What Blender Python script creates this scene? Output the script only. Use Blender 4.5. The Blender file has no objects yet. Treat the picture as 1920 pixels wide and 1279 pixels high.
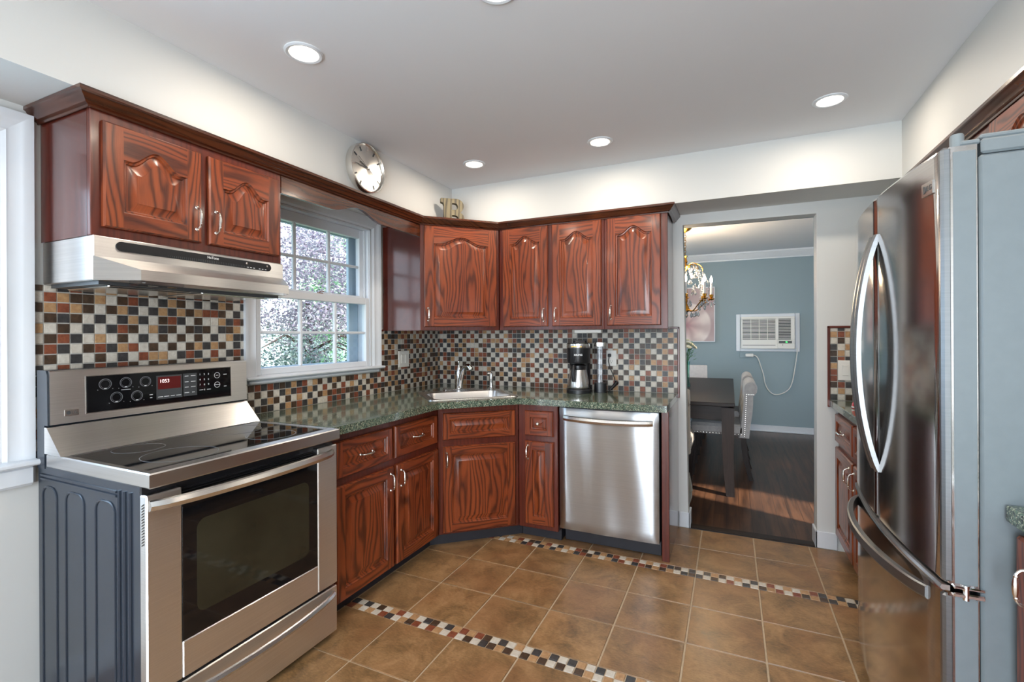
import bpy, bmesh, math, random
from mathutils import Vector, Matrix
random.seed(7)
sc = bpy.context.scene
COL = sc.collection
R = math.radians
PI = math.pi
# ------------------------------------------------------------------ camera, world, exposure
cam = bpy.data.cameras.new('camera'); camo = bpy.data.objects.new('camera', cam); COL.objects.link(camo)
cam.sensor_width = 36.0; cam.lens = 896.4 * 36 / 1920; cam.shift_y = -(639.5 - 629.2) / 1920; cam.clip_start = 0.02
camo.location = (2.274, -3.475, 1.3196)
YAW, ROLL = 0.42902, -0.00508
_f = Vector((-math.sin(YAW), math.cos(YAW), 0)); _r = Vector((math.cos(YAW), math.sin(YAW), 0)); _u = Vector((0, 0, 1))
_r2 = math.cos(ROLL) * _r + math.sin(ROLL) * _u; _u2 = -math.sin(ROLL) * _r + math.cos(ROLL) * _u
camo.rotation_euler = Matrix((_r2, _u2, -_f)).transposed().to_euler()
sc.camera = camo
sc.view_settings.view_transform = 'Standard'; sc.view_settings.look = 'None'
sc.view_settings.gamma = 1.0; sc.view_settings.use_curve_mapping = False
sc.view_settings.exposure = 0.52
sc.cycles.caustics_reflective = False; sc.cycles.caustics_refractive = False
sc.cycles.sample_clamp_indirect = 4.0

world = bpy.data.worlds.new('sky'); sc.world = world; world.use_nodes = True
_n = world.node_tree.nodes; _l = world.node_tree.links
_bg = _n['Background']
_tc = _n.new('ShaderNodeTexCoord'); _sp = _n.new('ShaderNodeSeparateXYZ'); _rp = _n.new('ShaderNodeValToRGB')
_l.new(_tc.outputs['Generated'], _sp.inputs[0]); _l.new(_sp.outputs['Z'], _rp.inputs[0]); _l.new(_rp.outputs[0], _bg.inputs[0])
_rp.color_ramp.elements[0].color = (0.90, 0.95, 1.0, 1); _rp.color_ramp.elements[1].color = (0.42, 0.62, 1.0, 1)
_bg.inputs[1].default_value = 2.3

def light(name, kind, loc, rot, power, color, parent=None, **kw):
    d = bpy.data.lights.new(name, kind); d.energy = power; d.color = color
    for k, v in kw.items(): setattr(d, k, v)
    o = bpy.data.objects.new(name, d); COL.objects.link(o); o.location = loc; o.rotation_euler = rot
    if parent: o.parent = parent
    return o
sun = light('sun', 'SUN', (6, 2, 8), (R(38), R(22), R(10)), 8.0, (1.0, 0.95, 0.86), angle=R(2))
sun.rotation_euler = Vector((-0.75, 0.28, -0.75)).to_track_quat('-Z', 'Y').to_euler()
WARM = (1.0, 0.87, 0.72)
DAY = (0.62, 0.80, 1.0)
# added fill at the unseen rear door, daylight of the left and dining windows
light('added_rear_fill', 'AREA', (2.25, -5.72, 1.1), (R(90), 0, 0), 112, (0.90, 0.95, 1.0), shape='RECTANGLE', size=1.9, size_y=2.0)
light('left_window_daylight', 'AREA', (-0.16, -3.4, 1.42), (0, R(-90), 0), 18, (0.52, 0.76, 1.0), shape='RECTANGLE', size=1.1, size_y=1.3)
light('dining_window_daylight', 'AREA', (-0.55, 2.0, 1.35), (0, R(-90), 0), 30, (0.58, 0.78, 1.0), shape='RECTANGLE', size=1.5, size_y=1.6)
for _nm, _loc, _sy, _sz in (('window_portal', (-0.135, -1.3, 1.58), 0.86, 0.92),):
    _p = light(_nm, 'AREA', _loc, (0, R(-90), 0), 1, (1, 1, 1), shape='RECTANGLE', size=_sz, size_y=_sy); _p.data.cycles.is_portal = True

# ------------------------------------------------------------------ materials
class M_:
    def __init__(s, name):
        s.m = bpy.data.materials.new(name); s.m.use_nodes = True
        s.t = s.m.node_tree; s.b = s.t.nodes['Principled BSDF']; s.out = s.t.nodes['Material Output']
    def n(s, t, **kw):
        o = s.t.nodes.new(t)
        for k, v in kw.items(): setattr(o, k, v)
        return o
    def l(s, a, b): s.t.links.new(a, b)
    def math(s, op, a, b=None, c=None):
        o = s.n('ShaderNodeMath', operation=op)
        for i, v in enumerate((a, b, c)):
            if v is None: continue
            if isinstance(v, (int, float)): o.inputs[i].default_value = v
            else: s.l(v, o.inputs[i])
        return o.outputs[0]
    def noise(s, vec, scale=5, detail=3, rough=0.5, dist=0):
        o = s.n('ShaderNodeTexNoise'); o.inputs['Scale'].default_value = scale; o.inputs['Detail'].default_value = detail
        o.inputs['Roughness'].default_value = rough; o.inputs['Distortion'].default_value = dist
        if vec is not None: s.l(vec, o.inputs['Vector'])
        return o.outputs['Fac']
    def scaled(s, vec, sx, sy, sz):
        o = s.n('ShaderNodeMapping'); o.inputs['Scale'].default_value = (sx, sy, sz); s.l(vec, o.inputs['Vector']); return o.outputs[0]
    def ramp(s, fac, stops, const=False):
        o = s.n('ShaderNodeValToRGB'); e = o.color_ramp.elements
        if const: o.color_ramp.interpolation = 'CONSTANT'
        while len(e) < len(stops): e.new(0.5)
        for i, (p, c) in enumerate(stops):
            e[i].position = p; e[i].color = (*c, 1) if len(c) == 3 else c
        s.l(fac, o.inputs[0]); return o.outputs[0]
    def mix(s, fac, a, b, mode='MIX'):
        o = s.n('ShaderNodeMix', data_type='RGBA', blend_type=mode)
        for i, v in ((0, fac), (6, a), (7, b)):
            if isinstance(v, (int, float)): o.inputs[i].default_value = v
            elif isinstance(v, tuple): o.inputs[i].default_value = (*v, 1)
            else: s.l(v, o.inputs[i])
        return o.outputs[2]
    def bump(s, h, strength=0.2, dist=0.002):
        o = s.n('ShaderNodeBump'); o.inputs['Strength'].default_value = strength; o.inputs['Distance'].default_value = dist
        s.l(h, o.inputs['Height']); s.l(o.outputs[0], s.b.inputs['Normal'])
    def obj(s): return s.n('ShaderNodeTexCoord').outputs['Object']
    def geo(s): return s.n('ShaderNodeNewGeometry')
    def set(s, **kw):
        for k, v in kw.items():
            i = s.b.inputs[k.replace('_', ' ')]
            i.default_value = (*v, 1) if isinstance(v, tuple) and len(v) == 3 else v
        return s

def lin(r, g, b):
    return tuple(((c / 255) / 12.92 if c <= 10 else ((c / 255 + 0.055) / 1.055) ** 2.4) for c in (r, g, b))
def flat(name, col, rough=0.5, metal=0.0, var=0.04, scale=8, **kw):
    k = M_(name); k.set(Roughness=rough, Metallic=metal, **kw)
    n = k.noise(k.obj(), scale, 3)
    a = tuple(max(0, c * (1 - var)) for c in col); b = tuple(c * (1 + var) for c in col)
    k.l(k.ramp(n, [(0.3, a), (0.7, b)]), k.b.inputs['Base Color']); return k.m
def paint(name, col, rough=0.55):
    k = M_(name); k.set(Roughness=rough, Base_Color=col); o = k.obj()
    k.l(k.ramp(k.noise(o, 1.2, 3), [(0.3, tuple(c * 0.985 for c in col)), (0.7, col)]), k.b.inputs['Base Color'])
    k.bump(k.noise(o, 260, 2), 0.06, 0.001); return k.m
def wood(name, dark, mid, lite, rough=0.3, ring=7.0, coat=0.0, line=0.75):
    k = M_(name); uv = k.n('ShaderNodeTexCoord').outputs['UV']
    n1 = k.noise(k.scaled(uv, 1.6, 9.0, 1), 1.0, 1.5, 0.45, 0.2)
    sp = k.n('ShaderNodeSeparateXYZ'); k.l(uv, sp.inputs[0])
    jit = k.noise(k.scaled(uv, 14, 60, 1), 1.0, 2)
    ph = k.math('ADD', k.math('MULTIPLY', n1, ring * 2 * PI), k.math('ADD', k.math('MULTIPLY', sp.outputs[1], 2 * PI * 34), k.math('MULTIPLY', jit, 1.6)))
    sn = k.math('POWER', k.math('MULTIPLY_ADD', k.math('SINE', ph), 0.5, 0.5), 2.2)
    fine = k.noise(k.scaled(uv, 11, 420, 1), 1.0, 3, 0.6)
    big = k.noise(k.scaled(uv, 2.2, 7, 1), 1.0, 2)
    base = k.ramp(k.math('ADD', k.math('MULTIPLY', fine, 0.5), k.math('MULTIPLY', big, 0.5)), [(0.34, mid), (0.66, lite)])
    f = k.math('MULTIPLY', sn, k.math('MULTIPLY_ADD', fine, line * 1.5, line * 0.25))
    k.l(k.mix(f, base, dark), k.b.inputs['Base Color']); k.set(Roughness=rough, Coat_Weight=coat, Coat_Roughness=0.12)
    k.bump(fine, 0.08, 0.0008); return k.m
def steel(name, col=(0.58, 0.57, 0.565), rough=0.28, aniso=0.92, axis='Z', smudge=0.03):
    k = M_(name); k.set(Metallic=1.0, Base_Color=col, Roughness=rough, Anisotropic=aniso)
    t = k.n('ShaderNodeVectorMath', operation='CROSS_PRODUCT'); t.inputs[0].default_value = (0.02, 0.013, 1.0); k.l(k.geo().outputs['Normal'], t.inputs[1])
    nz = k.n('ShaderNodeVectorMath', operation='NORMALIZE'); k.l(t.outputs[0], nz.inputs[0]); k.l(nz.outputs[0], k.b.inputs['Tangent'])
    k.set(Anisotropic_Rotation=0.25)
    s = k.noise(k.scaled(k.obj(), 1.5, 1.5, 260), 1.0, 3, 0.6); k.l(k.ramp(s, [(0.3, tuple(c * 0.93 for c in col)), (0.7, tuple(c * 1.04 for c in col))]), k.b.inputs['Base Color'])
    return k.m

MAT = {}
MAT['wall'] = paint('white_wall_paint', lin(213, 213, 210))
MAT['ceil'] = paint('flat_ceiling_paint', lin(234, 235, 238), 0.7)
MAT['trim'] = flat('white_trim_paint', lin(222, 226, 231), 0.3, var=0.01)
MAT['blue'] = paint('grey_blue_wall_paint', lin(144, 163, 170))
MAT['oak'] = wood('red_stained_oak', lin(52, 20, 12), lin(114, 49, 25), lin(152, 74, 36), 0.30, 8, 0.20, 0.76)
MAT['oakf'] = wood('dark_red_oak_frame', lin(46, 16, 12), lin(84, 32, 22), lin(108, 46, 30), 0.28, 4, 0.3, 0.4)
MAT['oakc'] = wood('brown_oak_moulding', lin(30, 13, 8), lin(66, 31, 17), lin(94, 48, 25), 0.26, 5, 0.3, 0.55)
MAT['oaks'] = wood('glossy_oak_side', lin(40, 14, 13), lin(74, 28, 22), lin(96, 40, 28), 0.20, 4, 0.6, 0.4)
MAT['steel'] = steel('brushed_steel', (0.86, 0.845, 0.83), 0.31)
MAT['steeld'] = steel('brushed_steel_dishwasher', (0.56, 0.58, 0.605))
MAT['steelh'] = steel('brushed_steel_trim', (0.70, 0.69, 0.68), 0.27, 0.4)
MAT['fridge'] = steel('glossy_steel_door', (0.56, 0.53, 0.51), 0.13, 0.55, 'Z', 0.04)
MAT['storm'] = flat('pale_storm_sash', lin(178, 196, 208), 0.4, 0, 0.02)
MAT['fhandle'] = steel('satin_steel_handle', (0.26, 0.27, 0.28), 0.36, 0.3)
MAT['chrome'] = flat('polished_chrome', (0.80, 0.80, 0.80), 0.08, 1.0, 0.01)
MAT['nickel'] = flat('satin_nickel', (0.78, 0.75, 0.70), 0.22, 1.0, 0.02)
MAT['fside'] = flat('grey_blue_enamel', lin(122, 131, 135), 0.36, 0.0, 0.03, 30)
MAT['rside'] = flat('slate_enamel_side', lin(48, 55, 65), 0.22, 0.0, 0.04, 4)
MAT['bglass'] = flat('black_ceramic_glass', (0.006, 0.006, 0.007), 0.04, 0.0, 0.01)
MAT['oglass'] = flat('olive_oven_glass', lin(44, 43, 33), 0.05, 0.0, 0.25, 5)
MAT['black'] = flat('black_plastic', (0.012, 0.012, 0.014), 0.3, 0.0, 0.05)
MAT['toe'] = flat('dark_vinyl_kick', lin(44, 44, 50), 0.45, 0.0, 0.08)
MAT['plastic'] = flat('white_plastic', lin(236, 233, 226), 0.35, 0.0, 0.01)
MAT['ring'] = flat('grey_print', lin(120, 122, 126), 0.3, 0, 0.02)
MAT['white'] = flat('white_print', lin(225, 225, 225), 0.4, 0, 0.01)
MAT['grey'] = flat('dark_grey_print', lin(70, 72, 74), 0.35, 0, 0.02)
MAT['brass'] = flat('gilded_brass', lin(196, 140, 52), 0.22, 1.0, 0.15, 40)
MAT['bark'] = flat('bark', lin(86, 70, 62), 0.9, 0, 0.3, 20)
MAT['red'] = flat('red_enamel', lin(190, 26, 20), 0.3)
MAT['tabled'] = wood('espresso_wood', lin(22, 15, 13), lin(32, 24, 21), lin(42, 32, 28), 0.42, 5, 0.0, 0.4); MAT['tabled'].node_tree.nodes['Principled BSDF'].inputs['Specular IOR Level'].default_value = 0.22
def _fabric(name, a, b):
    k = M_(name); o = k.obj(); w = k.noise(o, 420, 2); g = k.noise(o, 30, 3)
    k.l(k.mix(0.35, k.ramp(w, [(0.35, a), (0.65, b)]), k.ramp(g, [(0.3, a), (0.7, b)])), k.b.inputs['Base Color'])
    k.set(Roughness=0.9, Sheen_Weight=0.3); k.bump(w, 0.3, 0.001); return k.m
MAT['linen'] = _fabric('grey_linen', lin(142, 138, 136), lin(182, 178, 174))
MAT['linenw'] = _fabric('pale_linen', lin(205, 200, 200), lin(232, 228, 226))
MAT['linenb'] = _fabric('beige_linen', lin(150, 138, 124), lin(186, 172, 156))
MAT['olive'] = _fabric('olive_fabric', lin(92, 86, 66), lin(134, 126, 100))
def _em(name, col, st):
    k = M_(name); k.set(Base_Color=col, Emission_Color=col, Emission_Strength=st); return k.m
MAT['lens'] = _em('lit_lens', (1.0, 0.88, 0.70), 7.0)
MAT['bulb'] = _em('lit_bulb', (1.0, 0.80, 0.50), 22.0)
MAT['led'] = _em('green_digits', (0.05, 1.0, 0.15), 2.5)
MAT['redscr'] = _em('red_display', lin(80, 6, 6), 0.15)
MAT['digit'] = _em('white_digits', (1.0, 0.75, 0.75), 0.9)
def _pane(name, tint, gl):
    k = M_(name); t = k.n('ShaderNodeBsdfTransparent'); t.inputs[0].default_value = (*tint, 1)
    g = k.n('ShaderNodeBsdfGlossy'); g.inputs['Roughness'].default_value = 0.02
    fr = k.n('ShaderNodeLayerWeight'); fac = k.math('MULTIPLY_ADD', k.math('POWER', fr.outputs['Facing'], 4.0), 0.55, 0.035)
    mx = k.n('ShaderNodeMixShader'); k.l(k.math('MULTIPLY', fac, gl), mx.inputs[0]); k.l(t.outputs[0], mx.inputs[1]); k.l(g.outputs[0], mx.inputs[2])
    k.l(mx.outputs[0], k.out.inputs[0]); return k.m
MAT['pane'] = _pane('window_glass', (0.93, 0.96, 0.98), 1.0)
MAT['clear'] = _pane('clear_plastic', (0.86, 0.86, 0.88), 1.6)
MAT['crystal'] = M_('cut_crystal').set(Roughness=0.02, Transmission_Weight=0.9, Base_Color=(0.95, 0.97, 1.0), IOR=1.5).m
def _granite():
    k = M_('green_granite'); o = k.obj()
    v = k.n('ShaderNodeTexVoronoi'); v.inputs['Scale'].default_value = 230; k.l(o, v.inputs['Vector'])
    s = k.n('ShaderNodeSeparateXYZ'); k.l(v.outputs['Color'], s.inputs[0])
    c = k.ramp(s.outputs[0], [(0.0, lin(28, 38, 34)), (0.22, lin(72, 88, 76)), (0.48, lin(118, 130, 108)), (0.72, lin(92, 116, 102)), (0.88, lin(178, 180, 156))], True)
    k.l(k.mix(k.math('MULTIPLY', k.noise(o, 9, 3), 0.35), c, lin(88, 98, 82), 'MIX'), k.b.inputs['Base Color']); k.set(Roughness=0.12, Coat_Weight=0.3); return k.m
MAT['granite'] = _granite()
def _stone(name, a, b, rough=0.38):
    k = M_(name); o = k.obj(); n = k.noise(o, 60, 4, 0.65, 0.4); r = k.geo().outputs['Random Per Island']
    c = k.ramp(n, [(0.3, a), (0.72, b)])
    k.l(k.mix(k.math('MULTIPLY', r, 0.35), c, a), k.b.inputs['Base Color']); k.set(Roughness=rough); k.bump(n, 0.35, 0.002); return k.m
TILES = [_stone('cream_stone_tile', lin(196, 186, 172), lin(226, 220, 208)), _stone('tan_stone_tile', lin(164, 122, 84), lin(200, 162, 118)),
         _stone('rust_stone_tile', lin(112, 58, 40), lin(156, 90, 62)), _stone('brown_stone_tile', lin(54, 40, 30), lin(92, 70, 52)),
         _stone('charcoal_stone_tile', lin(46, 45, 46), lin(78, 75, 74))]
MAT['grout'] = flat('pale_grout', lin(186, 182, 174), 0.85, 0, 0.05, 60)
def _floor():
    k = M_('brown_ceramic_tile'); o = k.obj(); r = k.geo().outputs['Random Per Island']
    off = k.n('ShaderNodeVectorMath', operation='ADD'); cb = k.n('ShaderNodeCombineXYZ'); k.l(k.math('MULTIPLY', r, 40), cb.inputs[0]); k.l(o, off.inputs[0]); k.l(cb.outputs[0], off.inputs[1])
    n = k.noise(off.outputs[0], 7.5, 6, 0.68, 0.5); f = k.noise(k.scaled(off.outputs[0], 55, 150, 60), 1, 4, 0.65); w = k.noise(off.outputs[0], 3.0, 3, 0.5)
    c = k.ramp(k.math('ADD', k.math('MULTIPLY', n, 0.72), k.math('MULTIPLY', f, 0.30)), [(0.34, lin(88, 70, 46)), (0.50, lin(146, 112, 74)), (0.62, lin(174, 136, 94)), (0.78, lin(188, 154, 116))])
    c = k.mix(k.math('MULTIPLY', k.ramp(w, [(0.45, (0, 0, 0)), (0.70, (1, 1, 1))]), 0.35), c, lin(150, 96, 60))
    k.l(k.mix(k.math('MULTIPLY', r, 0.22), c, lin(110, 86, 66)), k.b.inputs['Base Color'])
    k.l(k.math('MULTIPLY_ADD', n, 0.3, 0.20), k.b.inputs['Roughness']); k.bump(k.math('ADD', n, k.math('MULTIPLY', f, 0.3)), 0.18, 0.004); return k.m
MAT['ftile'] = _floor()
MAT['fgrout'] = flat('tan_floor_grout', lin(188, 168, 142), 0.9, 0, 0.08, 40)
def _hard():
    k = M_('dark_oak_floorboards'); o = k.obj()
    mp = k.n('ShaderNodeMapping'); mp.inputs['Rotation'].default_value = (0, 0, R(90)); k.l(o, mp.inputs[0])
    br = k.n('ShaderNodeTexBrick'); br.offset = 0.37; k.l(mp.outputs[0], br.inputs['Vector'])
    for nme, v in (('Scale', 1.0), ('Brick Width', 0.95), ('Row Height', 0.083), ('Mortar Size', 0.0012), ('Mortar Smooth', 0.1), ('Bias', 0.0)): br.inputs[nme].default_value = v
    br.inputs['Color1'].default_value = (0, 0, 0, 1); br.inputs['Color2'].default_value = (1, 1, 1, 1); br.inputs['Mortar'].default_value = (0.5, 0.5, 0.5, 1)
    g = k.noise(k.scaled(o, 26, 1.6, 1), 1, 4, 0.6, 0.5)
    c = k.ramp(g, [(0.3, lin(46, 31, 23)), (0.7, lin(106, 71, 49))])
    c = k.mix(k.math('MULTIPLY', br.outputs['Color'], 0.45), c, lin(40, 28, 24)); c = k.mix(br.outputs['Fac'], c, lin(14, 10, 8))
    k.l(c, k.b.inputs['Base Color']); k.set(Roughness=0.28, Specular_IOR_Level=0.2); k.bump(g, 0.1, 0.002); return k.m
MAT['hard'] = _hard()
def _leaf(name, a, b, c):
    k = M_(name); r = k.geo().outputs['Random Per Island']; col = k.ramp(r, [(0.0, a), (0.4, b), (1.0, c)])
    k.l(col, k.b.inputs['Base Color']); k.set(Roughness=0.6); k.b.inputs['Subsurface Weight'].default_value = 0.0
    tr = k.n('ShaderNodeBsdfTranslucent'); k.l(col, tr.inputs[0]); ad = k.n('ShaderNodeMixShader'); ad.inputs[0].default_value = 0.35
    k.l(k.b.outputs[0], ad.inputs[1]); k.l(tr.outputs[0], ad.inputs[2]); k.l(ad.outputs[0], k.out.inputs[0]); return k.m
MAT['maple'] = _leaf('purple_maple_leaf', lin(134, 120, 134), lin(158, 148, 162), lin(184, 184, 184))
MAT['green'] = _leaf('green_leaf', lin(70, 122, 84), lin(118, 168, 122), lin(176, 206, 160))
MAT['dgreen'] = _leaf('dark_green_leaf', lin(66, 84, 76), lin(96, 118, 104), lin(132, 142, 140))
MAT['grass'] = flat('lawn_grass', lin(96, 130, 72), 0.9, 0, 0.4, 12)
MAT['fence'] = flat('pale_vinyl_fence', lin(214, 222, 228), 0.4, 0, 0.02)
def _picture():
    k = M_('pink_petal_print'); o = k.obj(); sp = k.n('ShaderNodeSeparateXYZ'); k.l(o, sp.inputs[0])
    # petals fan out around a point of the canvas: folds follow the angle, paler towards the rims
    dx = k.math('SUBTRACT', sp.outputs[0], 0.30); dz = k.math('SUBTRACT', sp.outputs[2], 0.24)
    an = k.math('ARCTAN2', dz, dx); ra = k.math('SQRT', k.math('ADD', k.math('MULTIPLY', dx, dx), k.math('MULTIPLY', dz, dz)))
    fold = k.math('MULTIPLY_ADD', k.math('SINE', k.math('ADD', k.math('MULTIPLY', an, 7), k.math('MULTIPLY', k.noise(o, 4, 2), 5))), 0.5, 0.5)
    c = k.ramp(k.math('MULTIPLY', ra, 2.6), [(0.0, lin(168, 116, 122)), (0.22, lin(206, 176, 176)), (0.55, lin(236, 220, 214)), (0.8, lin(240, 228, 222)), (0.86, lin(196, 176, 176))])
    k.l(k.mix(k.math('MULTIPLY', fold, 0.55), c, lin(176, 146, 148)), k.b.inputs['Base Color']); k.set(Roughness=0.6); return k.m
MAT['print'] = _picture()

# ------------------------------------------------------------------ mesh builder
class B:
    def __init__(s, *mats):
        s.bm = bmesh.new(); s.uvl = s.bm.loops.layers.uv.new('UVMap'); s.mats = list(mats); s.mi = 0; s.g = 2; s.ru = random.random() * 9; s.rv = random.random() * 9
    def mat(s, name):
        if name not in s.mats: s.mats.append(name)
        s.mi = s.mats.index(name); return s
    def reseed(s, g=None):
        s.ru = random.random() * 9; s.rv = random.random() * 9
        if g is not None: s.g = g
        return s
    def face(s, pts, smooth=True):
        return s.faceV([s.bm.verts.new(p) for p in pts])
    def faceV(s, vs):
        try: f = s.bm.faces.new(vs)
        except ValueError: return None
        f.material_index = s.mi; f.smooth = True; g = s.g; b, c = [i for i in (0, 1, 2) if i != g]
        for lp in f.loops:
            co = lp.vert.co; lp[s.uvl].uv = (co[g] + s.ru, co[b] + co[c] + s.rv)
        return f
    def box(s, x0, x1, y0, y1, z0, z1, ch=0.0, g=None):
        if g is not None: s.reseed(g)
        if x0 > x1: x0, x1 = x1, x0
        if y0 > y1: y0, y1 = y1, y0
        if z0 > z1: z0, z1 = z1, z0
        lo = (x0, y0, z0); hi = (x1, y1, z1)
        if ch <= 0:
            v = [s.bm.verts.new((hi[0] if i & 1 else lo[0], hi[1] if i & 2 else lo[1], hi[2] if i & 4 else lo[2])) for i in range(8)]
            for q in ((0, 2, 3, 1), (4, 5, 7, 6), (0, 1, 5, 4), (2, 6, 7, 3), (0, 4, 6, 2), (1, 3, 7, 5)): s.faceV([v[i] for i in q])
            return s
        ch = min(ch, (x1 - x0) * 0.49, (y1 - y0) * 0.49, (z1 - z0) * 0.49)
        V = {}
        for i in range(8):
            sg = [1 if i & (1 << a) else -1 for a in range(3)]
            for a in range(3):
                p = [(hi[k] - (0 if k == a else ch)) if sg[k] > 0 else (lo[k] + (0 if k == a else ch)) for k in range(3)]
                V[(i, a)] = s.bm.verts.new(p)
        for a in range(3):
            b, c = (a + 1) % 3, (a + 2) % 3
            for sd in (0, 1):
                base = sd << a
                q = [base, base | (1 << b), base | (1 << b) | (1 << c), base | (1 << c)]
                if not sd: q.reverse()
                s.faceV([V[(i, a)] for i in q])
            for sb in (0, 1):
                for scn in (0, 1):
                    i0 = (sb << b) | (scn << c); i1 = i0 | (1 << a)
                    q = [V[(i0, b)], V[(i1, b)], V[(i1, c)], V[(i0, c)]]
                    if sb == scn: q.reverse()
                    s.faceV(q)
        for i in range(8):
            q = [V[(i, 0)], V[(i, 1)], V[(i, 2)]]
            if bin(i).count('1') % 2 == 0: q.reverse()
            s.faceV(q)
        return s
    def prism(s, poly, e0, e1, ax=2, holes=(), g=None):
        # poly: 2D points in the plane of the two other axes (cyclic order), extruded from e0 to e1 along ax
        if g is not None: s.reseed(g)
        b, c = {0: (1, 2), 1: (0, 2), 2: (0, 1)}[ax]
        def P(p, e):
            q = [0, 0, 0]; q[b], q[c], q[ax] = p[0], p[1], e; return q
        def dd(lp): return [p for i, p in enumerate(lp) if math.hypot(p[0] - lp[i - 1][0], p[1] - lp[i - 1][1]) > 1e-5]
        poly = dd(list(poly)); holes = [dd(list(h)) for h in holes]; loops = [poly] + holes
        for e in (e0, e1):
            if not holes: s.face([P(p, e) for p in poly])
            else:
                ed = []; tmp = []
                for lp in loops:
                    vs = [s.bm.verts.new(P(p, e)) for p in lp]; tmp += vs
                    ed += [s.bm.edges.new((vs[i], vs[(i + 1) % len(vs)])) for i in range(len(vs))]
                n0 = set(s.bm.faces); bmesh.ops.triangle_fill(s.bm, use_beauty=True, use_dissolve=False, edges=ed)
                for f in set(s.bm.faces) - n0:
                    f.material_index = s.mi
                    bb, cc = [i for i in (0, 1, 2) if i != s.g]
                    for l2 in f.loops: l2[s.uvl].uv = (l2.vert.co[s.g] + s.ru, l2.vert.co[bb] + l2.vert.co[cc] + s.rv)
        for lp in loops:
            v0 = [s.bm.verts.new(P(p, e0)) for p in lp]; v1 = [s.bm.verts.new(P(p, e1)) for p in lp]
            for i in range(len(lp)):
                j = (i + 1) % len(lp); s.faceV([v0[i], v0[j], v1[j], v1[i]])
        return s
    def rings(s, rs, close=True, cap=True):
        vr = [[s.bm.verts.new(p) for p in r] for r in rs]
        n = len(vr[0])
        for a, b in zip(vr, vr[1:]):
            for i in range(n if close else n - 1):
                j = (i + 1) % n; s.faceV([a[i], a[j], b[j], b[i]])
        if cap: s.faceV(list(reversed(vr[0]))); s.faceV(vr[-1])
        return s
    def tube(s, pts, rad, seg=8, cap=True, flat_=1.0, up=None):
        pts = [Vector(p) for p in pts]; n = len(pts)
        if not hasattr(rad, '__len__'): rad = [rad] * n
        rs = []; pn = None
        for i, p in enumerate(pts):
            t = (pts[min(i + 1, n - 1)] - pts[max(i - 1, 0)]).normalized()
            if pn is None:
                a = Vector(up) if up else (Vector((0, 0, 1)) if abs(t.z) < 0.9 else Vector((1, 0, 0)))
                pn = (a - t * a.dot(t)).normalized()
            else: pn = (pn - t * pn.dot(t)).normalized()
            bn = t.cross(pn)
            rs.append([p + (pn * math.cos(k * 2 * PI / seg) + bn * math.sin(k * 2 * PI / seg) * flat_) * rad[i] for k in range(seg)])
        return s.rings(rs, True, cap)
    def lathe(s, prof, c=(0, 0, 0), seg=24, ax=2, cap=True):
        a, b = {2: (0, 1), 1: (2, 0), 0: (1, 2)}[ax]; rs = []
        for r, h in prof:
            ring = []
            for k in range(seg):
                q = [c[0], c[1], c[2]]; q[a] += r * math.cos(k * 2 * PI / seg); q[b] += r * math.sin(k * 2 * PI / seg); q[ax] += h; ring.append(q)
            rs.append(ring)
        return s.rings(rs, True, cap)
    def ball(s, c, r, seg=10, sq=(1, 1, 1)):
        n = seg // 2 + 1
        rs = []
        for i in range(n + 1):
            a = -PI / 2 + PI * i / n; rr = max(math.cos(a), 0.02) * r
            rs.append([(c[0] + rr * math.cos(k * 2 * PI / seg) * sq[0], c[1] + rr * math.sin(k * 2 * PI / seg) * sq[1], c[2] + r * math.sin(a) * sq[2]) for k in range(seg)])
        return s.rings(rs)
    def sweep(s, path, prof, closed=False):
        # path: plan points; prof: (outward offset, z); outward = right-hand side of travel
        n = len(path); rs = []
        for i in range(n):
            p = Vector(path[i]); d0 = (p - Vector(path[i - 1])).normalized() if (i or closed) else None
            d1 = (Vector(path[(i + 1) % n]) - p).normalized() if (i < n - 1 or closed) else None
            d0 = d0 or d1; d1 = d1 or d0
            n0 = Vector((d0.y, -d0.x)); n1 = Vector((d1.y, -d1.x)); m = (n0 + n1).normalized(); k = 1 / max(0.3, m.dot(n0))
            rs.append([(p.x + m.x * k * o, p.y + m.y * k * o, z) for o, z in prof])
        for a, b in zip(rs, rs[1:]):
            d = Vector(b[0]) - Vector(a[0]); s.reseed(0 if abs(d.x) > abs(d.y) else 1)
            s.rings([a, b], True, False)
        s.face(rs[0]); s.face(list(reversed(rs[-1]))); return s

def link(name, bld, parent=None, loc=None, ang=35):
    bmesh.ops.recalc_face_normals(bld.bm, faces=bld.bm.faces)
    me = bpy.data.meshes.new(name); bld.bm.to_mesh(me); bld.bm.free()
    for m in bld.mats: me.materials.append(MAT[m] if isinstance(m, str) else m)
    me.set_sharp_from_angle(angle=R(ang))
    o = bpy.data.objects.new(name, me); COL.objects.link(o)
    if parent: o.parent = parent
    if loc: o.location = loc
    return o
def tag(o, label, cat, group=None):
    o['label'] = label; o['category'] = cat
    if group: o['group'] = group
    return o
def thing(name, label, cat, loc, rz=0, group=None):
    o = bpy.data.objects.new(name, None); COL.objects.link(o); o.empty_display_size = 0.1
    o.location = loc; o.rotation_euler = (0, 0, rz); return tag(o, label, cat, group)
def struct(name, bld, parent=None, loc=None):
    o = link(name, bld, parent, loc)
    if not parent: o['kind'] = 'structure'
    return o
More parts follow.
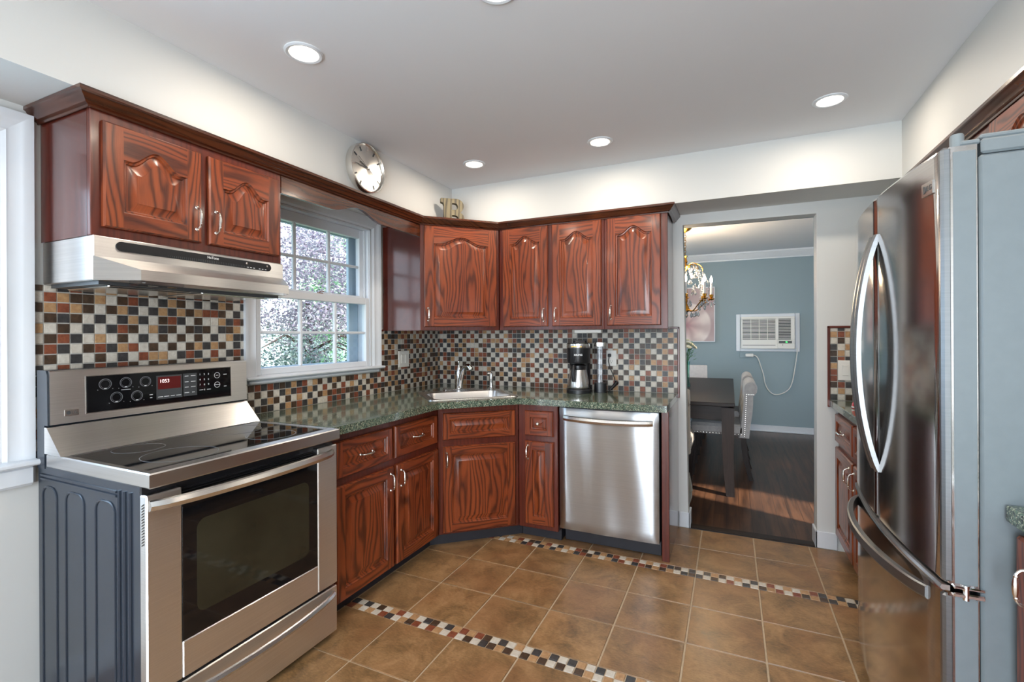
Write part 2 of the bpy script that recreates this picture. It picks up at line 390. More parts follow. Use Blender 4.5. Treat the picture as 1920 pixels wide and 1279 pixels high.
def text(name, body, size, mat, parent, loc, rot=(PI / 2, 0, 0), ext=0.0004, bold=0.0, align='CENTER'):
    cu = bpy.data.curves.new(name, 'FONT'); cu.body = body; cu.size = size; cu.extrude = ext; cu.offset = bold; cu.align_x = align; cu.align_y = 'CENTER'
    t = bpy.data.objects.new(name + '_tmp', cu); COL.objects.link(t); bpy.context.view_layer.update()
    me = bpy.data.meshes.new_from_object(t.evaluated_get(bpy.context.evaluated_depsgraph_get())); bpy.data.objects.remove(t); bpy.data.curves.remove(cu)
    me.materials.clear(); me.materials.append(MAT[mat])
    o = bpy.data.objects.new(name, me); COL.objects.link(o); o.parent = parent; o.location = loc; o.rotation_euler = rot; return o

# ------------------------------------------------------------------ the setting
XR, YB, ZC = 3.47, -5.6, 2.442
# floor: single tiles over a grout bed
b = B('ftile', 'fgrout')
b.mat('fgrout').box(-0.12, XR + 0.12, YB - 0.12, -0.005, -0.05, -0.0035)
def floor_tile(x0, x1, y0, y1, m):
    g = 0.0035 if m == 'ftile' else 0.0016
    x0 += g; x1 -= g; y0 += g; y1 -= g; c = 0.0015
    if x1 - x0 < 0.004 or y1 - y0 < 0.004: return
    b.mat(m); lo = [b.bm.verts.new((x, y, -0.0035)) for x, y in ((x0, y0), (x1, y0), (x1, y1), (x0, y1))]
    hi = [b.bm.verts.new((x, y, 0)) for x, y in ((x0 + c, y0 + c), (x1 - c, y0 + c), (x1 - c, y1 - c), (x0 + c, y1 - c))]
    b.faceV(hi)
    for i in range(4): b.faceV([lo[i], lo[(i + 1) % 4], hi[(i + 1) % 4], hi[i]])
PX = 0.3085; X0 = 0.858
y = -0.010; rows = []
for per in range(6):
    top = -0.011 - per * 0.997
    for a, c_ in ((0, 0.300), (0.300, 0.601)): rows.append(('t', top - a, top - c_))
    rows.append(('m', top - 0.601, top - 0.686))
    rows.append(('t', top - 0.686, top - 0.988))
ty = [-0.011, -0.309, -0.612]; ty2 = [-0.697, -1.000, -1.3085, -1.6035]; ty3 = [-1.6845, -1.985, -2.29, -2.595]; ty4 = [-2.676, -2.98, -3.288, -3.59]; ty5 = [-3.67, -3.98, -4.29, -4.6]; ty6 = [-4.68, -4.99, -5.3, -5.6]
rng = random.Random(3)
TN = [m.name for m in TILES]
for i, m in enumerate(TILES): MAT['t%d' % i] = m
for blk in (ty, ty2, ty3, ty4, ty5, ty6):
    for a, c_ in zip(blk, blk[1:]):
        k = -3
        while X0 + k * PX < XR:
            floor_tile(max(0, X0 + k * PX), min(XR, X0 + (k + 1) * PX), c_, a, 'ftile'); k += 1
for a, c_ in ((-0.612, -0.697), (-1.6035, -1.6845), (-2.595, -2.676), (-3.59, -3.67), (-4.6, -4.68)):
    prev = [None, None]; k = -24; w = PX / 8
    while X0 + k * w < XR:
        for r in (0, 1):
            ch = [q for q in (0, 0, 0, 1, 1, 2, 3, 4) if q != prev[r] and not (r == 1 and q == prev[0])]
            t = rng.choice(ch); prev[r] = t
            ym = (a + c_) / 2
            floor_tile(max(0.001, X0 + k * w), min(XR, X0 + (k + 1) * w), ym if r == 0 else c_, a if r == 0 else ym, 't%d' % t)
        k += 1
struct('floor', b)
# dining room floor with its edge board
b = B('hard'); b.box(-0.4, 5.0, 0.06, 3.95, -0.05, 0.0); struct('floor_dining', b)
b = B('tabled'); b.box(2.005, 2.757, -0.008, 0.062, -0.004, 0.009, 0.004, g=0); struct('trim_1', b)
# walls: the left one with two window openings
W2 = (-1.745, -0.865, 1.105, 2.06); W1 = (-4.08, -2.735, 0.90, 2.03)
b = B('wall'); x0, x1 = -0.13, 0.0
for ya, yb, za, zb in ((YB, W1[0], 0, ZC), (W1[0], W1[1], 0, W1[2]), (W1[0], W1[1], W1[3], ZC), (W1[1], W2[0], 0, ZC), (W2[0], W2[1], 0, W2[2]), (W2[0], W2[1], W2[3], ZC), (W2[1], 0.0, 0, ZC)):
    b.box(x0, x1, ya, yb, za, zb)
wl = struct('wall_left', b)
b = B('wall', 'blue')
for m, ya, yb in (('wall', 0.0, 0.10), ('blue', 0.10, 0.115)):
    b.mat(m).prism([(-0.13, -0.02), (2.006, -0.02), (1.977, 2.072), (1.977, ZC), (-0.13, ZC)], ya, yb, 1)
    b.prism([(2.754, -0.02), (XR + .13, -0.02), (XR + .13, ZC), (2.760, ZC), (2.760, 2.066)], ya, yb, 1)
    b.prism([(1.977, 2.072), (2.760, 2.066), (2.760, ZC), (1.977, ZC)], ya, yb, 1)
wb = struct('wall_back', b)
b = B('wall'); b.box(XR, XR + 0.13, YB, 0.0, 0, ZC); wr = struct('wall_right', b)
b = B('wall')
for xa, xb, za, zb in ((-0.13, 1.32, 0, ZC), (3.2, XR + .13, 0, ZC), (1.32, 3.2, 2.12, ZC)): b.box(xa, xb, YB - 0.1, YB, za, zb)
struct('wall_rear', b)
b = B('ceil'); b.box(-0.13, XR + 0.13, YB - 0.1, 0.115, ZC, ZC + 0.1); struct('ceiling', b)
b = B('wall')
for q in ((0.0, 0.334, YB, -0.332), (0.0, XR, -0.332, 0.0), (3.098, XR, YB, -0.332)): b.box(*q, 2.141, ZC)
struct('ceiling_soffit', b)
# unseen glass door added to the rear wall to let fill light in
b = B('trim')
for q in ((1.32, 1.38, 0, 2.12), (3.14, 3.2, 0, 2.12), (2.23, 2.29, 0, 2.12), (1.32, 3.2, 2.05, 2.12), (1.32, 3.2, 0, 0.07)): b.box(q[0], q[1], YB - 0.08, YB - 0.03, q[2], q[3], 0.004)
d1 = struct('added_rear_door', b)
b = B('pane'); b.box(1.38, 3.14, YB - 0.058, YB - 0.052, 0.07, 2.05); link('pane', b, d1)
# dining room
b = B('blue'); b.box(-0.4, 5.0, 3.86, 3.96, 0, 2.45); struct('wall_dining_back', b)
b = B('blue'); b.box(4.9, 5.0, 0.115, 3.86, 0, 2.45); struct('wall_dining_right', b)
b = B('blue')
for q in ((0.115, 1.2, 0, 2.45), (2.8, 3.86, 0, 2.45), (1.2, 2.8, 0, 0.6), (1.2, 2.8, 2.1, 2.45)): b.box(-0.4, -0.3, *q)
struct('wall_dining_left', b)
b = B('ceil'); b.box(-0.4, 5.0, 0.115, 3.96, 2.45, 2.55); struct('ceiling_dining', b)
b = B('trim')
b.sweep([(4.9, 3.86), (-0.3, 3.86)], [(0, 2.345), (-0.010, 2.345), (-0.012, 2.362), (-0.024, 2.366), (-0.028, 2.378), (-0.060, 2.412), (-0.064, 2.424), (-0.076, 2.428), (-0.078, 2.449), (0, 2.449)]); struct('trim_2', b)
b = B('trim'); b.box(-0.3, 4.9, 3.845, 3.86, 0, 0.085, 0.004); b.box(-0.3, 4.9, 3.833, 3.846, 0, 0.018, 0.004); struct('baseboard_dining', b)
b = B('trim')
for q in ((1.3, 2.7, 0.6, 0.66), (1.3, 2.7, 2.04, 2.1)): b.box(-0.36, -0.33, q[0] - .1, q[1] + .1, q[2], q[3])
for yy in (1.2, 1.97, 2.74): b.box(-0.36, -0.33, yy, yy + 0.06, 0.6, 2.1)
w3 = struct('window_3', b)
b = B('pane'); b.box(-0.348, -0.342, 1.2, 2.8, 0.62, 2.08); link('pane', b, w3)
# baseboards of the kitchen
def basebd(b, q, face):
    b.box(*q, 0, 0.10, 0.003)
    x0, x1, y0, y1 = q
    b.box(*q, 0.0, 0.11, 0.006)
b = B('trim')
b.box(1.947, 2.018, -0.014, 0.0, 0, 0.105, 0.004); b.box(2.005, 2.019, -0.014, 0.115, 0, 0.105, 0.004)
b.box(2.743, 2.86, -0.014, 0.0, 0, 0.105, 0.004); b.box(2.743, 2.757, -0.014, 0.115, 0, 0.105, 0.004)
struct('baseboard_back', b)
b = B('trim'); b.box(0, 0.014, YB, -2.70, 0, 0.10, 0.004); struct('baseboard_left', b)

# ---- mosaic splashbacks: single stone tiles over grout
TP = 0.0383
def mosaic(b, a0, a1, z0, z1, place, seed, org=0.0):
    rg = random.Random(seed); last = {}
    k0 = math.floor((a0 - org) / TP); k1 = math.ceil((a1 - org) / TP); j0 = 0
    nz = math.ceil((z1 - 0.914) / TP); jz = math.floor((z0 - 0.914) / TP)
    for k in range(k0, k1):
        for j in range(jz, nz):
            dark = (k + j) % 2 == 0
            w = (1, 2, 4, 9, 9) if dark else (11, 4, 4, 1, 1)
            w = [0 if q in (last.get((k - 1, j)), last.get((k, j - 1))) and rg.random() < 0.75 else w[q] for q in range(5)]
            if sum(w) == 0: w = [1] * 5
            t = rg.choices(range(5), w)[0]; last[(k, j)] = t
            p0 = max(a0, org + k * TP + 0.0016); p1 = min(a1, org + (k + 1) * TP - 0.0016); q0 = max(z0, 0.914 + j * TP + 0.0016); q1 = min(z1, 0.914 + (j + 1) * TP - 0.0016)
            if p1 - p0 < 0.003 or q1 - q0 < 0.003: continue
            b.mat('t%d' % t); c = 0.0012
            lo = [b.bm.verts.new(place(u, v, 0.004)) for u, v in ((p0, q0), (p1, q0), (p1, q1), (p0, q1))]
            hi = [b.bm.verts.new(place(u, v, 0.008)) for u, v in ((p0 + c, q0 + c), (p1 - c, q0 + c), (p1 - c, q1 - c), (p0 + c, q1 - c))]
            b.faceV(hi)
            for i in range(4): b.faceV([lo[i], lo[(i + 1) % 4], hi[(i + 1) % 4], hi[i]])
def on_left(u, v, d): return (d, u, v)
def on_back(u, v, d): return (u, -d, v)
b = B('grout')
for q in ((-2.632, -1.815, 0.86, 1.512), (-1.815, -0.772, 0.86, 1.072), (-0.772, 0.0, 0.86, 1.36)):
    b.mat('grout').box(0.0, 0.005, *q); mosaic(b, *q, on_left, 11)
lt = link('tile_backsplash', b, wl)
b = B('grout'); b.mat('grout').box(0.0, 1.942, -0.005, 0.0, 0.89, 1.362); mosaic(b, 0.006, 1.942, 0.89, 1.362, on_back, 21)
link('tile_backsplash', b, wb)
b = B('grout'); b.mat('grout').box(2.826, XR, -0.005, 0.0, 0.89, 1.355); mosaic(b, 2.826, XR, 0.89, 1.355, on_back, 35, 2.826)
link('tile_backsplash', b, wb)
b = B('oakf'); b.box(1.940, 1.954, -0.016, 0, 0.885, 1.372, 0.003, g=2); b.box(1.905, 1.954, -0.016, 0, 1.360, 1.374, 0.003, g=0); struct('trim_3', b)
b = B('oakf'); b.box(2.812, 2.826, -0.016, 0, 0.872, 1.368, 0.003, g=2); b.box(2.812, XR, -0.016, 0, 1.355, 1.368, 0.003, g=0); struct('trim_4', b)
b = B('oakf'); b.box(0, 0.014, -0.772, -0.742, 1.352, 1.366, 0.003, g=1); struct('trim_5', b)

# ---- windows
def casing(b, y0, y1, z0, z1, w=0.075, sides='LRT'):
    # moulded casing round an opening on the left wall; outer size given
    pr = [(0, 0.008), (0.012, 0.016), (0.02, 0.014), (0.05, 0.018), (0.06, 0.024), (w, 0.024)]   # from the inner edge outwards: (offset, thickness)
    def strip(pin, pout, a, c_):
        r0 = []; r1 = []
        for o, t in pr:
            f = o / w
            r0.append((t, pin[0][0] + (pout[0][0] - pin[0][0]) * f, pin[0][1] + (pout[0][1] - pin[0][1]) * f))
            r1.append((t, pin[1][0] + (pout[1][0] - pin[1][0]) * f, pin[1][1] + (pout[1][1] - pin[1][1]) * f))
        z = lambda r: [(0.0005, r[0][1], r[0][2])] + r + [(0.0005, r[-1][1], r[-1][2])]
        b.rings([z(r0), z(r1)], True, True)
    if 'R' in sides: strip(((y1 - w, z0), (y1 - w, z1 - w)), ((y1, z0), (y1, z1)), 0, 0)
    if 'L' in sides: strip(((y0 + w, z0), (y0 + w, z1 - w)), ((y0, z0), (y0, z1)), 0, 0)
    if 'T' in sides: strip(((y0 + w, z1 - w), (y1 - w, z1 - w)), ((y0, z1), (y1, z1)), 0, 0)
def sash(name, parent, x, y0, y1, z0, z1, fr, cols, rws, stl=None):
    # fr = (left, right, bottom, top) member widths; frame mesh, muntins, one pane
    b = B('trim'); t = 0.018; l, r, bt, tp = fr
    for q in ((y0, y0 + l, z0, z1), (y1 - r, y1, z0, z1), (y0 + l, y1 - r, z0, z0 + bt), (y0 + l, y1 - r, z1 - tp, z1)): b.box(x - t, x + t, *q, 0.003)
    o = link(name, b, parent); m = B('trim'); gy0, gy1, gz0, gz1 = y0 + l, y1 - r, z0 + bt, z1 - tp
    for i in range(1, cols): c_ = gy0 + (gy1 - gy0) * i / cols; m.box(x - 0.010, x + 0.012, c_ - 0.011, c_ + 0.011, gz0, gz1, 0.005)
    for j in range(1, rws): c_ = gz0 + (gz1 - gz0) * j / rws; m.box(x - 0.009, x + 0.011, gy0, gy1, c_ - 0.009, c_ + 0.009, 0.005)
    link('muntins', m, o); p = B('pane'); p.box(x - 0.002, x + 0.002, gy0, gy1, gz0, gz1); link('pane', p, o); return o
b = B('trim'); casing(b, -1.822, -0.778, 1.10, 2.139)
b.box(-0.13, 0.006, -1.745, -1.735, 1.105, 2.06); b.box(-0.13, 0.006, -0.875, -0.865, 1.105, 2.06); b.box(-0.13, 0.006, -1.745, -0.865, 2.05, 2.06); b.box(-0.13, 0.006, -1.745, -0.865, 1.10, 1.115)
b.box(-0.045, -0.030, -0.890, -0.875, 1.11, 2.05, 0.003); b.box(-0.02, 0.0, -0.883, -0.875, 1.11, 2.05, 0.003)
w2 = struct('window_2', b)
b = B('trim'); b.box(-0.02, 0.052, -1.835, -0.766, 1.094, 1.112, 0.006); b.box(0.0, 0.030, -1.80, -0.80, 1.070, 1.094, 0.008); link('window_sill', b, w2)
sash('lower_sash', w2, -0.018, -1.735, -0.876, 1.115, 1.582, (0.02, 0.034, 0.034, 0.046), 3, 2)
sash('upper_sash', w2, -0.062, -1.735, -0.876, 1.56, 2.05, (0.02, 0.046, 0.036, 0.06), 3, 2)
b = B('grey'); b.box(-0.058, -0.044, -0.8775, -0.8745, 1.60, 2.03); b.box(-0.040, -0.034, -0.8775, -0.8745, 1.60, 2.03); link('sash_track', b, w2)
b = B('storm')
for q in ((-1.735, -1.69, 1.115, 2.05), (-0.965, -0.876, 1.115, 2.05), (-1.735, -0.876, 1.99, 2.05), (-1.735, -0.876, 1.115, 1.15), (-1.735, -0.876, 1.545, 1.575)): b.box(-0.125, -0.10, *q, 0.004)
link('storm_frame', b, w2)
b = B('nickel'); b.box(-0.036, -0.008, -1.33, -1.28, 1.582, 1.590, 0.002); b.tube([(-0.02, -1.305, 1.59), (-0.02, -1.29, 1.60), (-0.02, -1.265, 1.598)], 0.005, 6); link('sash_lock', b, w2)
b = B('trim'); casing(b, -4.16, -2.634, 0.89, 2.108, 0.082)
b.box(-0.13, 0.006, -2.74, -2.73, 0.9, 2.03); b.box(-0.13, 0.006, -4.08, -4.07, 0.9, 2.03); b.box(-0.13, 0.006, -4.08, -2.73, 2.02, 2.03); b.box(-0.13, 0.006, -4.08, -2.73, 0.9, 0.91)
w1 = struct('window_1', b)
b = B('trim'); b.box(-0.02, 0.058, -4.18, -2.628, 0.872, 0.892, 0.006); b.box(0.0, 0.032, -4.16, -2.634, 0.80, 0.872, 0.010); link('window_sill', b, w1)
sash('lower_sash', w1, -0.03, -4.07, -2.742, 0.91, 1.47, (0.05, 0.05, 0.04, 0.04), 4, 2)
sash('upper_sash', w1, -0.07, -4.07, -2.742, 1.45, 2.02, (0.05, 0.05, 0.04, 0.05), 4, 2)
b = B('linenw')
for j in range(3): b.box(-0.012, 0.012, -4.06, -2.748, 1.955 - 0.030 * j, 1.985 - 0.030 * j, 0.008)
b.box(-0.018, 0.016, -4.06, -2.748, 1.985, 2.02, 0.004); tag(link('window_shade', b), 'white folded window shade pulled up at the top of the left window', 'blind')

# ---- outdoors
b = B('grass'); b.box(-14, -0.2, -12, 12, -0.7, -0.6); struct('ground', b)
b = B('fence')
for k in range(44): b.box(-7.04, -7.0, -5 + k * 0.3, -5 + k * 0.3 + 0.285, -0.6, 1.35, 0.006)
b.box(-7.06, -6.98, -5, 8.2, 1.33, 1.42, 0.01); b.box(-7.06, -6.98, -5, 8.2, -0.45, -0.35, 0.01)
tag(link('fence', b), 'pale fence standing in the yard behind the trees', 'fence')
def tree(name, label, x, y, z0, zc, rx, ry, rz, n, leaf, size, seed, group=None, drop=0.0):
    rg = random.Random(seed); t = thing(name, label, 'tree', (x, y, z0), 0, group); h = zc - z0
    k = B('bark'); k.tube([(0, 0, 0), (0.03, 0.02, h * 0.4), (-0.02, 0.05, h * 0.7), (0, 0, h)], [0.09, 0.075, 0.055, 0.02], 8)
    for i in range(11):
        a = rg.random() * 2 * PI; zz = h * (0.35 + 0.5 * rg.random()); q = 0.55 + 0.4 * rg.random()
        k.tube([(0, 0.03, zz), (math.cos(a) * rx * q * 0.5, math.sin(a) * ry * q * 0.5, zz + 0.25), (math.cos(a) * rx * q, math.sin(a) * ry * q, zz + 0.4 * rg.random())], [0.03, 0.018, 0.006], 5)
    link('trunk', k, t)
    me = bpy.data.meshes.new('foliage'); V = []; F = []
    cl = []
    for i in range(70):
        while True:
            p = Vector((rg.uniform(-1, 1), rg.uniform(-1, 1), rg.uniform(-1, 1)))
            if 0.25 < p.length < 1: break
        cl.append((p.x * rx, p.y * ry, h + p.z * rz))
    for i in range(n):
        c = cl[rg.randrange(len(cl))]; p = Vector((c[0] + rg.gauss(0, 0.17), c[1] + rg.gauss(0, 0.17), c[2] + rg.gauss(0, 0.13)))
        d = Vector((rg.gauss(0, 1), rg.gauss(0, 1), rg.gauss(0, 0.6) - 0.3)).normalized(); u = d.cross(Vector((rg.gauss(0, 1), rg.gauss(0, 1), rg.gauss(0, 1)))).normalized(); sz = size * (0.6 + 0.8 * rg.random()); w = sz * 0.36
        j = len(V); up = d.cross(u) * sz * 0.12
        V += [p, p + d * sz * 0.45 + u * w + up, p + d * sz, p + d * sz * 0.45 - u * w + up]; F.append((j, j + 1, j + 2, j + 3))
    me.from_pydata([tuple(v) for v in V], [], F); me.materials.append(MAT[leaf]); o = bpy.data.objects.new('foliage', me); COL.objects.link(o); o.parent = t
    return t
tree('maple_tree', 'purple leaved tree close outside the kitchen window', -3.7, 1.95, -0.6, 2.1, 1.2, 1.75, 1.25, 19000, 'maple', 0.046, 1)
tree('garden_tree', 'fresh green tree behind the purple one at the right panes', -5.75, 5.2, -0.6, 2.2, 1.0, 1.6, 1.7, 14000, 'green', 0.058, 2)
tree('shrub', 'dusky low shrub below the purple leaved tree', -1.75, -0.05, -0.6, 0.66, 0.42, 0.75, 0.62, 7500, 'dgreen', 0.030, 3)
tree('garden_tree', 'tall green tree outside the left window', -4.6, -2.6, -0.6, 2.2, 1.3, 1.6, 1.6, 4500, 'green', 0.11, 4)

# ------------------------------------------------------------------ cabinets (local frame: x to the right, front faces -y, wall at y=0)
ARN = 34
def door_mesh(x0, x1, z0, z1, yf, arch=0.0, fw=0.055, top=None, bot=None, mat='oak', seed=None):
    b = B(mat); T = 0.020; ch = 0.005; yb = yf + T; top = top or fw; bot = bot or fw
    xa, xb, za, zb = x0 + ch, x1 - ch, z0 + ch, z1 - ch
    xl, xr, zl = x0 + fw, x1 - fw, z0 + bot; zs = z1 - top - arch
    def hcurve(t): return 0.5 * (1 + math.cos(PI * min(1, abs(t) / 0.80)))
    N = ARN if arch > 0 else 2
    def loop(d, y):
        pts = [(xl + d, y, zl + d), (xr - d, y, zl + d)]
        for i in range(N):
            t = 1 - 2 * i / (N - 1); pts.append(((xl + xr) / 2 + t * ((xr - xl) / 2 - d), y, zs + arch * (1 - 4.5 * d) * hcurve(t) - d * (1 - 0.25 * hcurve(t))))
        return pts
    b.reseed(2); b.face([(xa, yf, za), (xl, yf, za), (xl, yf, zb), (xa, yf, zb)])
    b.reseed(2); b.face([(xr, yf, za), (xb, yf, za), (xb, yf, zb), (xr, yf, zb)])
    b.reseed(0); b.face([(xl, yf, za), (xr, yf, za), (xr, yf, zl), (xl, yf, zl)])
    b.reseed(0); L = loop(0, yf)[2:]
    for p, q in zip(L, L[1:]): b.face([p, q, (q[0], yf, zb), (p[0], yf, zb)])
    b.reseed(2); o = [(xa, yf, za), (xb, yf, za), (xb, yf, zb), (xa, yf, zb)]; m = [(x0, yf + 0.007, z0), (x1, yf + 0.007, z0), (x1, yf + 0.007, z1), (x0, yf + 0.007, z1)]; k = [(p[0], yb, p[2]) for p in m]
    b.rings([o, m, k], True, False); b.face(k)
    b.reseed(2); b.rings([loop(0, yf), loop(0.004, yf + 0.006), loop(0.010, yf + 0.007), loop(0.013, yf + 0.012), loop(0.019, yf + 0.012), loop(0.042, yf + 0.003), loop(0.0425, yf + 0.002)], True, False)
    c = loop(0.0425, yf + 0.002); b.faceV([b.bm.verts.new(p) for p in c])
    bmesh.ops.remove_doubles(b.bm, verts=b.bm.verts, dist=1e-5)
    return b
def pull(parent, c, axis='z', yf=0.0, L=0.086):
    b = B('nickel'); h = L / 2; P = []; rad = []
    for t in [i / 18 for i in range(19)]:
        s_ = -1 + 2 * t
        off = 0.028 * (1 - abs(s_) ** 5) ** 0.5 if abs(s_) < 1 else 0
        P.append((s_ * h, -off)); rad.append(0.0034 + 0.0028 * max(0, 1 - (s_ / 0.55) ** 2))
    pts = [(c[0] + (p[0] if axis == 'x' else 0), yf + p[1], c[1] + (p[0] if axis == 'z' else 0)) for p in P]
    b.tube(pts, rad, 8)
    for e in (-1, 1):
        q = (c[0] + (e * h if axis == 'x' else 0), yf, c[1] + (e * h if axis == 'z' else 0)); b.lathe([(0.0075, -0.0005), (0.0075, -0.003), (0.005, -0.006), (0.004, -0.009)], q, 10, 1)
    for e in (-0.56, 0.56):
        q = (c[0] + (e * h if axis == 'x' else 0), yf - 0.0265, c[1] + (e * h if axis == 'z' else 0)); b.ball(q, 0.0052, 8)
    return link('handle', b, parent)
def knob(parent, c, yf):
    b = B('nickel'); b.lathe([(0.008, 0), (0.007, -0.004), (0.005, -0.012), (0.010, -0.020), (0.012, -0.026), (0.008, -0.031), (0.003, -0.033)], (c[0], yf, c[1]), 14, 1); return link('knob', b, parent)
def cabinet(name, label, loc, rz, W, D, z0, z1, doors=(), drawers=(), toe=0.0, group=None, left=0.0, poly=None, ztop=None):
    t = thing(name, label, 'cabinet', loc, rz, group); b = B('oakf', 'oaks')
    if poly is None:
        b.mat('oaks').box(0.0, W, -D + 0.02, 0.0, z0 + toe, z1, g=2)
        b.mat('oakf').box(0.0, W, -D, -D + 0.02, z0 + toe, z1, 0.002, g=2)
    else:
        b.mat('oaks').prism(poly, z0 + toe, ztop or z1, 2, g=2); b.mat('oakf').box(0.0, W, -D, -D + 0.02, z0 + toe, z1, 0.002, g=2)
    link('body', b, t); yf = -D - 0.0205
    for d in doors:
        x0, x1, za, zb, arch, hs = d[:6]; kw = d[6] if len(d) > 6 else {}
        o = link('door', door_mesh(x0, x1, za, zb, yf, arch, **kw), t)
        if hs: pull(o, hs, 'z', yf)
    for d in drawers:
        x0, x1, za, zb, hs = d
        o = link('drawer', door_mesh(x0, x1, za, zb, yf, 0, 0.040, 0.040, 0.040), t)
        if hs == 'knob': knob(o, ((x0 + x1) / 2, (za + zb) / 2), yf + 0.002)
        elif hs: pull(o, hs, 'x', yf + 0.002)
    return t
# uppers
HY = -2.608
c = cabinet('upper_cabinet', 'oak wall cabinet with two short arched doors above the steel range hood', (0.001, HY, 0), PI / 2, 0.745, 0.329, 1.664, 2.098,
    [(0.030, 0.361, 1.697, 2.057, 0.055, (0.338, 1.79), dict(fw=0.058, top=0.062)), (0.391, 0.722, 1.697, 2.057, 0.055, (0.416, 1.79), dict(fw=0.058, top=0.062))])
D45 = math.hypot(0.735 - 0.33, -0.335 + 0.742); cx_, cy_ = 0.33, -0.742
def diag_poly(w0, w1, loc, rz, pts):
    out = []
    for p in pts:
        v = Vector((p[0] - loc[0], p[1] - loc[1])); out.append((v.x * math.cos(-rz) - v.y * math.sin(-rz), v.x * math.sin(-rz) + v.y * math.cos(-rz)))
    return [(p[0], 0.01) if p[1] < 0.0101 and -0.05 < p[1] else p for p in out]
rz = math.atan2(0.407, 0.405); loc = (0.33, -0.742, 0)
DD = 0.0
poly = diag_poly(0, 0, loc, rz, [(0.342, -0.730), (0.33, -0.742), (0.009, -0.742), (0.009, -0.009), (0.735, -0.009), (0.735, -0.335), (0.723, -0.347)])
c = cabinet('upper_cabinet', 'oak corner wall cabinet with one broad arched door, set across the corner above the sink', loc, rz, D45, 0.0, 1.358, 2.098,
    [(0.026, D45 - 0.022, 1.383, 2.083, 0.052, (0.052, 1.468), dict(fw=0.066, top=0.070, bot=0.062))], poly=poly)
c = cabinet('upper_cabinet', 'oak wall cabinet with a pair of tall arched doors over the coffee maker', (0.737, -0.009, 0), 0, 0.776, 0.322, 1.358, 2.098,
    [(0.034, 0.381, 1.382, 2.086, 0.05, (0.352, 1.462), dict(fw=0.057, top=0.06)), (0.412, 0.760, 1.382, 2.086, 0.05, (0.440, 1.462), dict(fw=0.057, top=0.06))])
c = cabinet('upper_cabinet', 'narrow oak wall cabinet with a single arched door beside the doorway', (1.514, -0.009, 0), 0, 0.401, 0.322, 1.358, 2.098,
    [(0.018, 0.362, 1.382, 2.086, 0.05, (0.046, 1.468), dict(fw=0.057, top=0.06))])
cr = [(0.004, 2.0875), (0.008, 2.0875), (0.010, 2.094), (0.020, 2.098), (0.026, 2.108), (0.036, 2.117), (0.040, 2.124), (0.046, 2.127), (0.046, 2.139), (0.004, 2.139)]
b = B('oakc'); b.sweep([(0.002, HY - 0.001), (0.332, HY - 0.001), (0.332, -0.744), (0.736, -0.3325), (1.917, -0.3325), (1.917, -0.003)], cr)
tag(link('crown_molding', b), 'long dark oak crown moulding running along the tops of the wall cabinets and valance', 'molding')
# valance over the window
def vz(y):
    t = (y + 1.338) / 0.215
    if abs(t) >= 1: return 2.004 + 0.004 * math.sin(PI * min(1, (abs(t) - 1) * 1.2)) * 0
    return 2.004 + 0.051 * (0.5 + 0.5 * math.cos(PI * t)) ** 1.1
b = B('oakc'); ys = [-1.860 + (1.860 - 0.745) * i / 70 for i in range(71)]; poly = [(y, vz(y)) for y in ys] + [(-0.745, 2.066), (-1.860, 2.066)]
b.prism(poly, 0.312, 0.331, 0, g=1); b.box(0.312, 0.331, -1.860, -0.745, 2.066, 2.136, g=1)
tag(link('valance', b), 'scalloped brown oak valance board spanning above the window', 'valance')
# base cabinets
c = cabinet('base_cabinet', 'oak base cabinet with two drawers over two doors beside the range', (0.012, -1.872, 0), PI / 2, 0.9145, 0.598, 0.0, 0.874,
    [(0.050, 0.462, 0.085, 0.622, 0, (0.432, 0.545)), (0.490, 0.890, 0.085, 0.622, 0, (0.520, 0.545))],
    [(0.050, 0.452, 0.660, 0.832, (0.252, 0.742)), (0.478, 0.882, 0.660, 0.832, (0.680, 0.746))], toe=0.075)
b = B('toe'); b.box(0.0, 0.9145, -0.535, -0.30, 0.0, 0.076); link('toe_kick', b, c)
A, E_ = (0.61, -0.955), (1.006, -0.61); rz = math.atan2(E_[1] - A[1], E_[0] - A[0]); Wd = math.hypot(E_[0] - A[0], E_[1] - A[1])
poly = diag_poly(0, 0, A, rz, [(0.6245, -0.9425), A, (0.012, -0.955), (0.012, -0.012), (1.006, -0.012), E_, (0.9915, -0.6225)])
c = cabinet('base_cabinet', 'oak corner base cabinet with a false drawer and one door below the sink', (A[0], A[1], 0), rz, Wd, 0.0, 0.0, 0.874,
    [(0.028, Wd - 0.026, 0.088, 0.628, 0, (0.052, 0.545))], [(0.028, Wd - 0.026, 0.668, 0.836, None)], toe=0.075, poly=poly, ztop=0.70)
b = B('toe'); b.prism(diag_poly(0, 0, A, rz, [(0.546, -0.953), (1.004, -0.545), (1.004, -0.4), (0.4, -0.953)]), 0, 0.076); link('toe_kick', b, c)
c = cabinet('base_cabinet', 'narrow oak base cabinet with a knobbed drawer over one slim door beside the dishwasher', (1.008, -0.012, 0), 0, 0.270, 0.598, 0.0, 0.874,
    [(0.050, 0.244, 0.105, 0.640, 0, (0.073, 0.567), dict(fw=0.054))], [(0.050, 0.244, 0.676, 0.836, 'knob')], toe=0.075)
b = B('toe'); b.box(0.0, 0.270, -0.535, -0.30, 0.0, 0.076); link('toe_kick', b, c)
b = B('oaks', 'oakf'); b.mat('oaks').box(1.907, 1.944, -0.565, -0.005, 0, 0.874, 0.002, g=2); b.mat('oakf').box(1.905, 1.946, -0.585, -0.565, 0.0, 0.874, 0.002, g=2)
tag(link('end_panel', b), 'dark oak end panel standing between the dishwasher and the doorway', 'panel')

